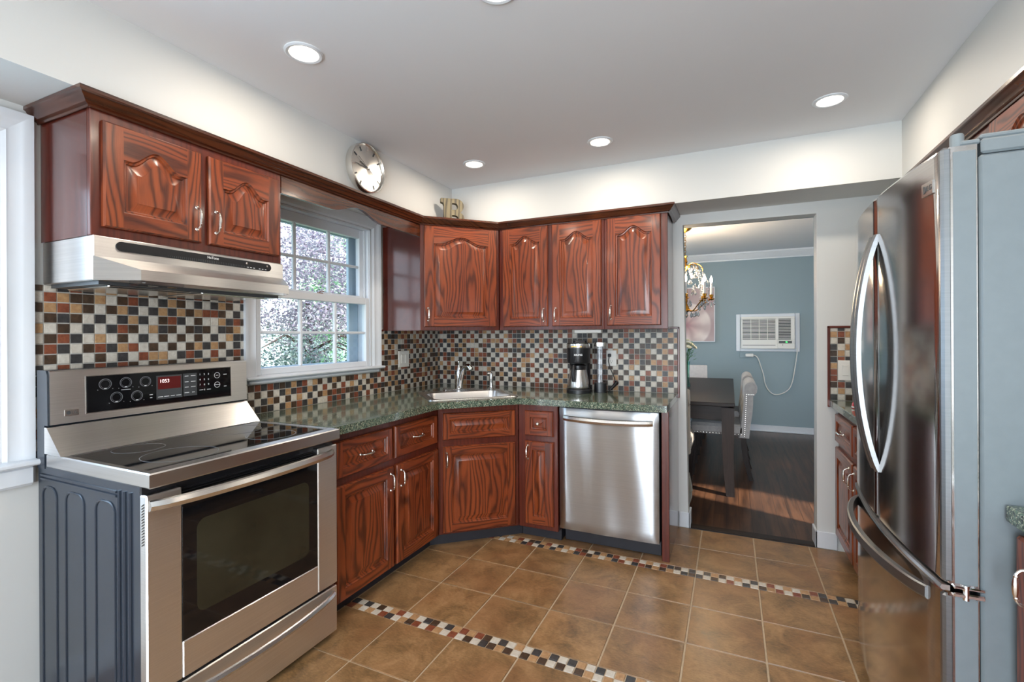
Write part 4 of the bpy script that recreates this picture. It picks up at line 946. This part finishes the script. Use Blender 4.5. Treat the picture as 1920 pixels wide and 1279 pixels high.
def plate_(name, label, cat, loc, rz, w, h): 
    t = thing(name, label, cat, loc, rz); b = B('plastic'); b.rings([[(x, y, z) for x, z in ((-w / 2 + i, -h / 2 + i), (w / 2 - i, -h / 2 + i), (w / 2 - i, h / 2 - i), (-w / 2 + i, h / 2 - i))] for i, y in ((0, 0), (0, -0.003), (0.004, -0.006))]); link('plate', b, t); return t
def rocker(t, x):
    b = B('plastic'); b.prism([(-0.007, -0.032), (-0.0105, -0.030), (-0.0075, 0.0), (-0.011, 0.030), (-0.007, 0.032), (-0.004, 0.0)], x - 0.0155, x + 0.0155, 0); link('rocker', b, t)
t = plate_('light_switch', 'white double light switch on the mosaic right of the window', 'switch', (0.0085, -0.508, 1.146), PI / 2, 0.128, 0.122); rocker(t, -0.024); rocker(t, 0.024)
t = plate_('light_switch', 'white single light switch on the mosaic beside the refrigerator', 'switch', (2.903, -0.0085, 1.098), 0, 0.074, 0.122); rocker(t, 0.0)
t = plate_('wall_outlet', 'white wall outlet behind the coffee maker on the mosaic', 'outlet', (1.484, -0.0085, 1.150), 0, 0.074, 0.116)
b = B('grey')
for dx in (-0.008, 0.008): b.box(dx - 0.001, dx + 0.001, -0.0066, -0.0055, -0.024, -0.014)
b.lathe([(0.003, -0.0055), (0.003, -0.0066)], (0, 0, -0.032), 8, 1); link('socket_slots', b, t)

# ------------------------------------------------------------------ coffee maker, carafe, tank, plug
t = thing('coffee_maker', 'black coffee maker with a silver collar on the back counter', 'coffee maker', (1.295, -0.205, 0.9145), R(18))
def rbox(b, w, d, z0, z1, cx=0, cy=0, r=0.03, taper=1.0): b.rings([[(p[0] + cx, p[1] + cy, z0) for p in rot45(0, 0, w, d, r, 5, 0)], [(p[0] * taper + cx, p[1] * taper + cy, z1) for p in rot45(0, 0, w, d, r, 5, 0)]]); return b
b = B('black'); rbox(b, 0.172, 0.25, 0, 0.022, 0, 0.03, 0.075); rbox(b, 0.166, 0.24, 0.022, 0.0295, 0, 0.03, 0.07, 0.985); link('base', b, t)
b = B('black'); rbox(b, 0.15, 0.075, 0.0296, 0.335, 0.012, 0.120, 0.03); link('tower', b, t)
b = B('black'); b.lathe([(0.05, 0.206), (0.078, 0.210), (0.082, 0.222), (0.082, 0.318)], (0, 0, 0), 32); b.box(-0.06, 0.075, 0.0, 0.09, 0.212, 0.318, 0.01); link('brew_head', b, t)
b = B('steelh'); b.lathe([(0.083, 0.316), (0.0845, 0.320), (0.083, 0.345), (0.078, 0.350), (0.02, 0.352)], (0, 0, 0), 32); link('collar', b, t)
b = B('black'); rbox(b, 0.10, 0.10, 0.3515, 0.368, 0.01, 0.02, 0.02, 0.92); link('lid', b, t)
tx = text('lettering', 'KEURIG', 0.0165, 'white', t, (-0.004, -0.0826, 0.268), (PI / 2, 0, R(-6)), 0.0004, 0.0006)
b = B('brass'); b.box(-0.052, 0.02, -0.0835, -0.080, 0.322, 0.328, 0.001); link('handle_strip', b, t)
t = thing('carafe', 'stainless steel carafe with a black handle standing in the coffee maker', 'carafe', (1.2935, -0.208, 0.945), R(12))
b = B('steelh'); b.lathe([(0.074, 0.0), (0.078, 0.006), (0.078, 0.02), (0.073, 0.055), (0.064, 0.095), (0.056, 0.128), (0.053, 0.136)], (0, 0, 0), 36); link('body', b, t)
b = B('black'); b.lathe([(0.0545, 0.132), (0.056, 0.14), (0.056, 0.160), (0.048, 0.168), (0.02, 0.170)], (0, 0, 0), 30); link('lid', b, t)
b = B('black'); b.tube([(-0.022, -0.052, 0.158), (-0.026, -0.078, 0.156), (-0.027, -0.088, 0.140), (-0.027, -0.090, 0.09), (-0.026, -0.088, 0.055)], [0.012, 0.013, 0.014, 0.014, 0.012], 10); b.box(-0.034, -0.012, -0.075, -0.05, 0.150, 0.163, 0.004); link('handle', b, t)
t = thing('water_tank', 'tall clear water tank with silver lid right of the coffee maker', 'water tank', (1.425, -0.105, 0.9145), R(18))
b = B('black'); rbox(b, 0.085, 0.12, 0, 0.065, 0, 0, 0.03, 0.98); link('base', b, t)
b = B('clear'); rbox(b, 0.082, 0.115, 0.066, 0.325, 0, 0, 0.03); link('tank', b, t)
b = B('nickel'); rbox(b, 0.084, 0.118, 0.3255, 0.353, 0, 0, 0.03); link('lid', b, t)
b = B('clear'); b.tube([(-0.015, 0.0, 0.075), (-0.015, 0, 0.20)], 0.012, 10); b.tube([(-0.015, 0, 0.2), (-0.012, 0, 0.30)], 0.007, 8); link('filter_stem', b, t)
t = thing('power_plug', 'black plug with cord leading from the outlet down to the counter', 'plug', (1.474, -0.015, 1.172))
b = B('black'); b.box(-0.011, 0.011, -0.028, 0.0, -0.012, 0.012, 0.004); link('plug', b, t)
b = B('black'); b.tube([(0, -0.024, -0.006), (-0.004, -0.034, -0.04), (0.008, -0.035, -0.09), (0.028, -0.04, -0.13), (0.045, -0.05, -0.165), (0.05, -0.06, -0.195), (0.04, -0.075, -0.215), (0.024, -0.09, -0.238), (0.014, -0.098, -0.2525), (0.012, -0.11, -0.2540)], 0.0032, 8); link('cord', b, t)
b = B('black'); b.tube([(0.062, -0.052, -0.188), (0.045, -0.070, -0.212), (0.022, -0.088, -0.238)], [0.014, 0.012, 0.009], 10); link('cord_bundle', b, t)
b = B('plastic'); b.box(1.285, 1.475, -0.275, -0.225, 1.334, 1.3575, 0.004); tag(link('under_cabinet_light', b), 'white slim light bar fixed under the wall cabinet above the coffee maker', 'light')
t = thing('canister', 'red object peeking out beside the refrigerator on the far right counter', 'kitchen object', (2.90, -0.335, 0.9145)); b = B('red'); b.lathe([(0.028, 0), (0.028, 0.02), (0.020, 0.04), (0.018, 0.07), (0.022, 0.10), (0.012, 0.115)], (0, 0, 0), 18); link('body', b, t)
b = B('plastic'); b.lathe([(0.029, 0.004), (0.030, 0.008), (0.029, 0.012)], (0, 0, 0), 18, 2, False); link('band', b, t)

# ------------------------------------------------------------------ dining room
TX0, TX1, TY0, TY1 = 1.18, 2.302, 0.775, 3.17
t = thing('dining_table', 'dark brown wooden dining table beyond the doorway', 'table', ((TX0 + TX1) / 2, (TY0 + TY1) / 2, 0))
hx, hy = (TX1 - TX0) / 2, (TY1 - TY0) / 2
b = B('tabled'); b.box(-hx, hx, -hy, hy, 0.732, 0.762, 0.004, g=1); link('tabletop', b, t)
b = B('tabled')
for q in ((-hx + .05, hx - .05, -hy + .03, -hy + .055), (-hx + .05, hx - .05, hy - .055, hy - .03)): b.box(*q, 0.615, 0.732, 0.002, g=0)
for q in ((-hx + .03, -hx + .055, -hy + .05, hy - .05), (hx - .055, hx - .03, -hy + .05, hy - .05)): b.box(*q, 0.615, 0.732, 0.002, g=1)
link('apron', b, t)
for sx in (-1, 1):
    for sy in (-1, 1):
        b = B('tabled'); rs = []
        for i in range(13):
            u = i / 12; z = 0.722 * (1 - u); w = 0.048 - 0.016 * u ** 1.4; off = 0.05 * max(0, (u - 0.45) / 0.55) ** 2
            cx, cy = sx * (hx - 0.052 + off * 0.35 - 0.01 * 0), sy * (hy - 0.052 + off * 0.2)
            rs.append([(cx - w, cy - w, z), (cx + w, cy - w, z), (cx + w, cy + w, z), (cx - w, cy + w, z)])
        b.rings(rs); link('leg', b, t)
def parson(name, label, loc, rz, mat, scroll=True, group='upholstered dining chairs', W=0.50):
    # seat faces -y locally; backrest at +y
    t = thing(name, label, 'chair', loc, rz, group); w = W / 2
    b = B(mat); b.box(-w, w, -0.27, 0.20, 0.40, 0.50, 0.025); link('seat', b, t)
    def nails(o, pts, ax):
        nb = B('nickel')
        for p in pts: nb.ball(p, 0.0055, 6, (0.5, 1, 1) if ax == 0 else (1, 0.5, 1))
        link('nail_trim', nb, o)
    st = t.children[0]
    P = []
    for i in range(19): P.append((-w + 0.02 + (W - 0.04) * i / 18, -0.2705, 0.413))
    nails(st, P, 1)
    for sx in (-1, 1): nails(st, [(sx * (w + 0.0005), -0.25 + 0.45 * i / 17, 0.413) for i in range(18)], 0)
    b = B(mat); side = [(0.15, 0.38), (0.165, 0.50), (0.185, 0.66), (0.195, 0.80)]
    if scroll: side += [(0.195 + 0.055 - 0.055 * math.cos(a), 0.835 + 0.062 * math.sin(a)) for a in [i * PI / 10 for i in range(1, 11)]] + [(0.300, 0.80), (0.283, 0.775), (0.270, 0.77), (0.270, 0.70)]
    else: side += [(0.20, 0.885), (0.215, 0.905), (0.26, 0.905), (0.275, 0.885), (0.272, 0.80)]
    side += [(0.262, 0.60), (0.245, 0.48), (0.235, 0.38)]
    b.rings([[(x, p[0], p[1]) for p in side] if e == 0 else [(x, p[0] + (0.225 - p[0]) * 0.10, p[1] + (0.62 - p[1]) * 0.03) for p in side] for x, e in ((-w, 1), (-w + 0.015, 0), (w - 0.015, 0), (w, 1))])
    bk = link('backrest', b, t, ang=50)
    if scroll:
        for sx in (-1, 1): nails(bk, [(sx * (w + 0.001), 0.198 + 0.018 * (i / 21), 0.398 + 0.38 * i / 21) for i in range(22)] + [(sx * (w + 0.001), 0.232 + 0.014 * i, 0.778) for i in range(4)], 0)
    for sx in (-1, 1):
        for yy, sp in ((-0.235, -0.01), (0.19, 0.065)):
            lb = B('tabled'); rs = []
            for i in range(9):
                u = i / 8; z = 0.402 * (1 - u); q = 0.024 - 0.007 * u; cy = yy + sp * u * u; cx = sx * (w - 0.035)
                rs.append([(cx - q, cy - q, z), (cx + q, cy - q, z), (cx + q, cy + q, z), (cx - q, cy + q, z)])
            lb.rings(rs); link('leg', lb, t)
    return t
parson('dining_chair', 'grey upholstered dining chair with scrolled back, nearer of two on the right of the table', (2.185, 1.555, 0), -PI / 2, 'linen')
parson('dining_chair', 'grey upholstered dining chair with scrolled back, farther of two on the right of the table', (2.185, 2.36, 0), -PI / 2, 'linen')
parson('dining_chair', 'beige upholstered dining chair at the near table end, half hidden by the door jamb', (1.722, 0.73, 0), PI, 'linenb', True, W=0.52)
parson('dining_chair', 'pale linen dining chair at the far end of the table', (1.735, 3.27, 0), 0, 'linenw', False)
t = thing('floor_pouf', 'olive fabric floor pouf at the left side of the doorway', 'pouf', (1.815, 0.345, 0.0)); b = B('olive')
b.lathe([(0.10, 0.0), (0.165, 0.02), (0.19, 0.10), (0.192, 0.18), (0.175, 0.27), (0.12, 0.315), (0.02, 0.325)], (0, 0, 0), 28); link('cushion', b, t)
b = B('olive'); b.lathe([(0.193, 0.145), (0.197, 0.15), (0.193, 0.155)], (0, 0, 0), 28, 2, False); link('piping', b, t)

# flowers in a vase
t = thing('flower_vase', 'tall green glass vase on the dining table', 'vase', (1.832, 1.99, 0.7625))
MAT['gglass'] = _pane('green_vase_glass', (0.50, 0.72, 0.64), 1.4)
b = B('gglass'); b.lathe([(0.045, 0.0), (0.048, 0.01), (0.040, 0.06), (0.036, 0.15), (0.040, 0.24), (0.046, 0.27)], (0, 0, 0), 24); link('body', b, t)
t = thing('bouquet', 'white flowers with green leaves standing in the glass vase', 'flowers', (1.832, 1.99, 0.78))
b = B('green'); rg = random.Random(5)
for k in range(13):
    a = rg.random() * 6.28; r = 0.03 + 0.06 * rg.random(); h = 0.34 + 0.14 * rg.random(); b.tube([(math.cos(a) * 0.015, math.sin(a) * 0.015, 0.01), (math.cos(a) * 0.02, math.sin(a) * 0.02, 0.25), (math.cos(a) * r, math.sin(a) * r, h)], 0.003, 5)
for k in range(46):
    a = rg.random() * 6.28; r = 0.035 + 0.04 * rg.random(); z = 0.26 + 0.12 * rg.random(); p = Vector((math.cos(a) * r, math.sin(a) * r, z)); d = Vector((math.cos(a), math.sin(a), 0.5)).normalized(); s_ = d.cross(Vector((0, 0, 1))).normalized()
    b.face([p, p + d * 0.02 + s_ * 0.012, p + d * 0.05, p + d * 0.02 - s_ * 0.012])
link('stems', b, t)
MAT['petal'] = flat('cream_petals', lin(240, 236, 214), 0.7, 0, 0.05, 60)
for k in range(17):
    a = k * 2.399; r = 0.098 * math.sqrt((k + 0.5) / 17); z = 0.47 - r * 0.9 + 0.02 * rg.random(); c = Vector((math.cos(a) * r, math.sin(a) * r, z)); nb = B('petal'); nrm = Vector((math.cos(a) * r * 7, math.sin(a) * r * 7, 0.8)).normalized(); e1 = nrm.orthogonal().normalized(); e2 = nrm.cross(e1)
    for lay in range(2):
        for q in range(8):
            th = q * PI / 4 + lay * 0.4; d = e1 * math.cos(th) + e2 * math.sin(th); s_ = nrm.cross(d); L = 0.040 - lay * 0.012
            nb.face([c, c + d * L * 0.6 + s_ * L * 0.38 + nrm * (0.006 + lay * .006), c + d * L + nrm * (0.010 + lay * 0.010), c + d * L * 0.6 - s_ * L * 0.38 + nrm * (0.006 + lay * .006)])
    link('blossom', nb, t)

# picture, air conditioner
t = thing('wall_picture', 'framed print of pale pink petals on the blue dining room wall', 'picture', (1.40, 3.859, 1.213))
b = B('print'); b.box(0.012, 0.663, -0.022, -0.004, 0.012, 0.768); link('canvas', b, t)
b = B('trim')
for q in ((0.0, 0.012, 0, 0.78), (0.663, 0.675, 0, 0.78), (0.012, 0.663, 0, 0.012), (0.012, 0.663, 0.768, 0.78)): b.box(q[0], q[1], -0.035, -0.002, q[2], q[3], 0.002)
link('frame', b, t)
t = thing('air_conditioner', 'white through-wall air conditioner on the blue dining room wall', 'air conditioner', (2.342, 3.859, 1.085)); AW, AH = 0.762, 0.512
b = B('trim')
for q in ((0, 0.055, 0, AH), (AW - 0.055, AW, 0, AH), (0.055, AW - 0.055, 0, 0.045), (0.055, AW - 0.055, AH - 0.045, AH)): b.box(q[0], q[1], -0.022, 0.0, q[2], q[3], 0.005)
link('frame', b, t)
b = B('plastic', 'grey'); ux0, ux1, uz0, uz1 = 0.06, 0.700, 0.040, 0.470
b.mat('grey').box(ux0 + 0.01, ux1 - 0.01, -0.050, 0, uz0 + 0.01, uz1 - 0.01)
b.mat('plastic')
for q in ((ux0, ux0 + 0.022, 0.163, uz1 - 0.03), (0.475, 0.512, 0.163, uz1 - 0.03), (0.655, ux1, 0.163, uz1 - 0.03), (ux0, ux1, uz1 - 0.03, uz1), (ux0, 0.50, uz0, 0.163), (0.50, ux1, uz0, 0.112), (0.50, 0.516, 0.112, 0.163), (0.664, ux1, 0.112, 0.163), (0.516, 0.664, 0.144, 0.163)): b.box(q[0], q[1], -0.078, -0.02, q[2], q[3], 0.004)
hs = link('housing', b, t)
b = B('plastic')
for k in range(15): z = 0.172 + k * 0.0182; b.box(ux0 + 0.02, 0.475, -0.076, -0.060, z, z + 0.0085, 0.001)
for x in (0.182, 0.282, 0.382): b.box(x - 0.003, x + 0.003, -0.078, -0.060, 0.163, 0.44)
link('grille', b, t)
b = B('plastic')
for k in range(13): z = 0.178 + k * 0.0205; b.box(0.512, 0.655, -0.072, -0.056, z, z + 0.006, 0.001)
link('outlet_louvres', b, t)
b = B('grey'); b.box(0.515, 0.665, -0.0785, -0.070, 0.113, 0.143, 0.001); dp = link('display', b, t)
text('digits', '72', 0.022, 'led', dp, (0.602, -0.0790, 0.128), (PI / 2, 0, 0), 0.0003, 0.0006)
b = B('grey'); b.box(0.08, 0.475, -0.0785, -0.077, 0.083, 0.089); b.box(0.556, 0.562, -0.0785, -0.077, 0.083, 0.099); link('slot', b, t)
P = [(0.728, -0.024, 0.05), (0.728, -0.030, -0.02), (0.716, -0.030, -0.12), (0.695, -0.028, -0.27), (0.672, -0.026, -0.40), (0.63, -0.026, -0.50), (0.54, -0.026, -0.565), (0.46, -0.026, -0.575), (0.40, -0.026, -0.53), (0.355, -0.026, -0.44), (0.335, -0.026, -0.32), (0.305, -0.026, -0.21), (0.275, -0.028, -0.11), (0.243, -0.032, -0.062), (0.21, -0.034, -0.050)]
def smooth(P, n=5):
    P = [Vector(p) for p in P]; o = []
    for i in range(len(P) - 1):
        p0, p1, p2, p3 = P[max(0, i - 1)], P[i], P[i + 1], P[min(len(P) - 1, i + 2)]
        for k in range(n):
            u = k / n; o.append(0.5 * ((2 * p1) + (p2 - p0) * u + (2 * p0 - 5 * p1 + 4 * p2 - p3) * u * u + (3 * p1 - p0 - 3 * p2 + p3) * u ** 3))
    return o + [P[-1]]
b = B('plastic'); b.tube(smooth(P), 0.0065, 8); link('power_cord', b, t)
b = B('plastic'); b.box(0.115, 0.215, -0.055, -0.012, -0.075, -0.030, 0.008); link('cord_plug', b, t)
t = thing('wall_outlet', 'grey blue wall outlet below the air conditioner', 'outlet', (2.445, 3.859, 1.035)); b = B('blue'); b.box(-0.06, 0.06, -0.010, 0, -0.042, 0.042, 0.004); link('plate', b, t)

# chandelier
CX, CY = 1.838, 1.90
t = thing('chandelier', 'gilded crystal chandelier with lit candle bulbs over the dining table', 'chandelier', (CX, CY, 2.449))
b = B('brass'); b.lathe([(0.065, -0.0005), (0.068, -0.010), (0.058, -0.018), (0.045, -0.030), (0.015, -0.042), (0.006, -0.050)], (0, 0, 0), 24); link('canopy', b, t)
b = B('brass')
for k in range(9):
    z = -0.062 - k * 0.027; ring = []
    for i in range(13):
        a = i * 2 * PI / 12; ring.append((0.010 * math.cos(a) if k % 2 else 0, 0 if k % 2 else 0.010 * math.cos(a), z + 0.017 * math.sin(a)))
    b.tube(ring, 0.0026, 6, False)
link('chain', b, t)
b = B('brass'); b.lathe([(0.006, -0.290), (0.028, -0.300), (0.014, -0.315), (0.020, -0.345), (0.026, -0.36), (0.012, -0.385), (0.045, -0.40), (0.055, -0.412), (0.03, -0.43), (0.014, -0.46), (0.012, -0.60), (0.022, -0.66), (0.030, -0.72), (0.018, -0.80), (0.045, -0.86), (0.050, -0.875), (0.020, -0.895), (0.008, -0.91), (0.013, -0.922), (0.004, -0.94)], (0, 0, 0), 20); link('column', b, t)
rg = random.Random(9); cry = []
for k in range(8):
    a = k * PI / 4 + 0.10 ; d = Vector((math.cos(a), math.sin(a), 0)); rad = 0.255
    b = B('brass'); b.tube(smooth([d * 0.03 + Vector((0, 0, -0.865)), d * 0.10 + Vector((0, 0, -0.88)), d * 0.17 + Vector((0, 0, -0.82)), d * 0.225 + Vector((0, 0, -0.775)), d * rad + Vector((0, 0, -0.765))], 4), 0.006, 7)
    c = d * rad; b.lathe([(0.008, -0.775), (0.034, -0.762), (0.036, -0.756), (0.010, -0.752), (0.016, -0.742), (0.019, -0.725), (0.022, -0.715), (0.014, -0.712)], c, 14); ar = link('arm', b, t)
    b = B('linenw'); b.lathe([(0.0115, -0.714), (0.0115, -0.595), (0.006, -0.592)], c, 12); link('candle_sleeve', b, ar)
    b = B('bulb'); b.lathe([(0.006, -0.592), (0.015, -0.572), (0.014, -0.556), (0.007, -0.535), (0.0015, -0.518)], c, 12); link('bulb', b, ar)
    b = B('brass'); b.tube(smooth([d * 0.02 + Vector((0, 0, -0.44)), d * 0.06 + Vector((0, 0, -0.39)), d * 0.12 + Vector((0, 0, -0.385)), d * 0.165 + Vector((0, 0, -0.42)), d * 0.175 + Vector((0, 0, -0.46))], 4), 0.004, 6); link('scroll', b, t)
    for rr_, z, L in ((0.175, -0.47, 0.055), (0.10, -0.41, 0.05), (rad + 0.03, -0.77, 0.055), (rad - 0.03, -0.775, 0.05), (rad, -0.79, 0.06), (0.19, -0.82, 0.055), (0.13, -0.885, 0.055), (0.085, -0.89, 0.06), (0.14, -0.60, 0.06), (0.10, -0.66, 0.055), (0.06, -0.55, 0.05)):
        aa = a + rg.uniform(-0.18, 0.18); cry.append((math.cos(aa) * rr_, math.sin(aa) * rr_, z, L))
for k in range(8):
    a = k * PI / 4 + 0.10; d = Vector((math.cos(a), math.sin(a), 0)); b = B('crystal')
    for i in range(15):
        u = i / 14; b.ball(d * (0.17 + 0.05 * u + 0.03 * math.sin(PI * u)) + Vector((0, 0, -0.47 - 0.26 * u)), 0.0085, 6)
    for i in range(12):
        u = i / 11; b.ball(d * (0.05 + 0.11 * u) + Vector((0, 0, -0.43 - 0.10 * math.sin(PI * u))), 0.008, 6)
    link('crystal_strand', b, t)
for x, y, z, L in cry[:88]:
    b = B('crystal'); w = L * 0.26; a0 = rg.random() * 3
    rs = [[(x + q * w * math.cos(a0 + i * PI / 3), y + q * w * math.sin(a0 + i * PI / 3), z + h * L) for i in range(6)] for q, h in ((0.08, 0), (0.55, -0.28), (1.0, -0.66), (0.55, -0.9), (0.05, -1.0))]
    b.rings(rs); link('crystal_drop', b, t)
light('lamp', 'POINT', (0, 0, -0.50), (0, 0, 0), 42.0, (1.0, 0.76, 0.50), t, shadow_soft_size=0.12)
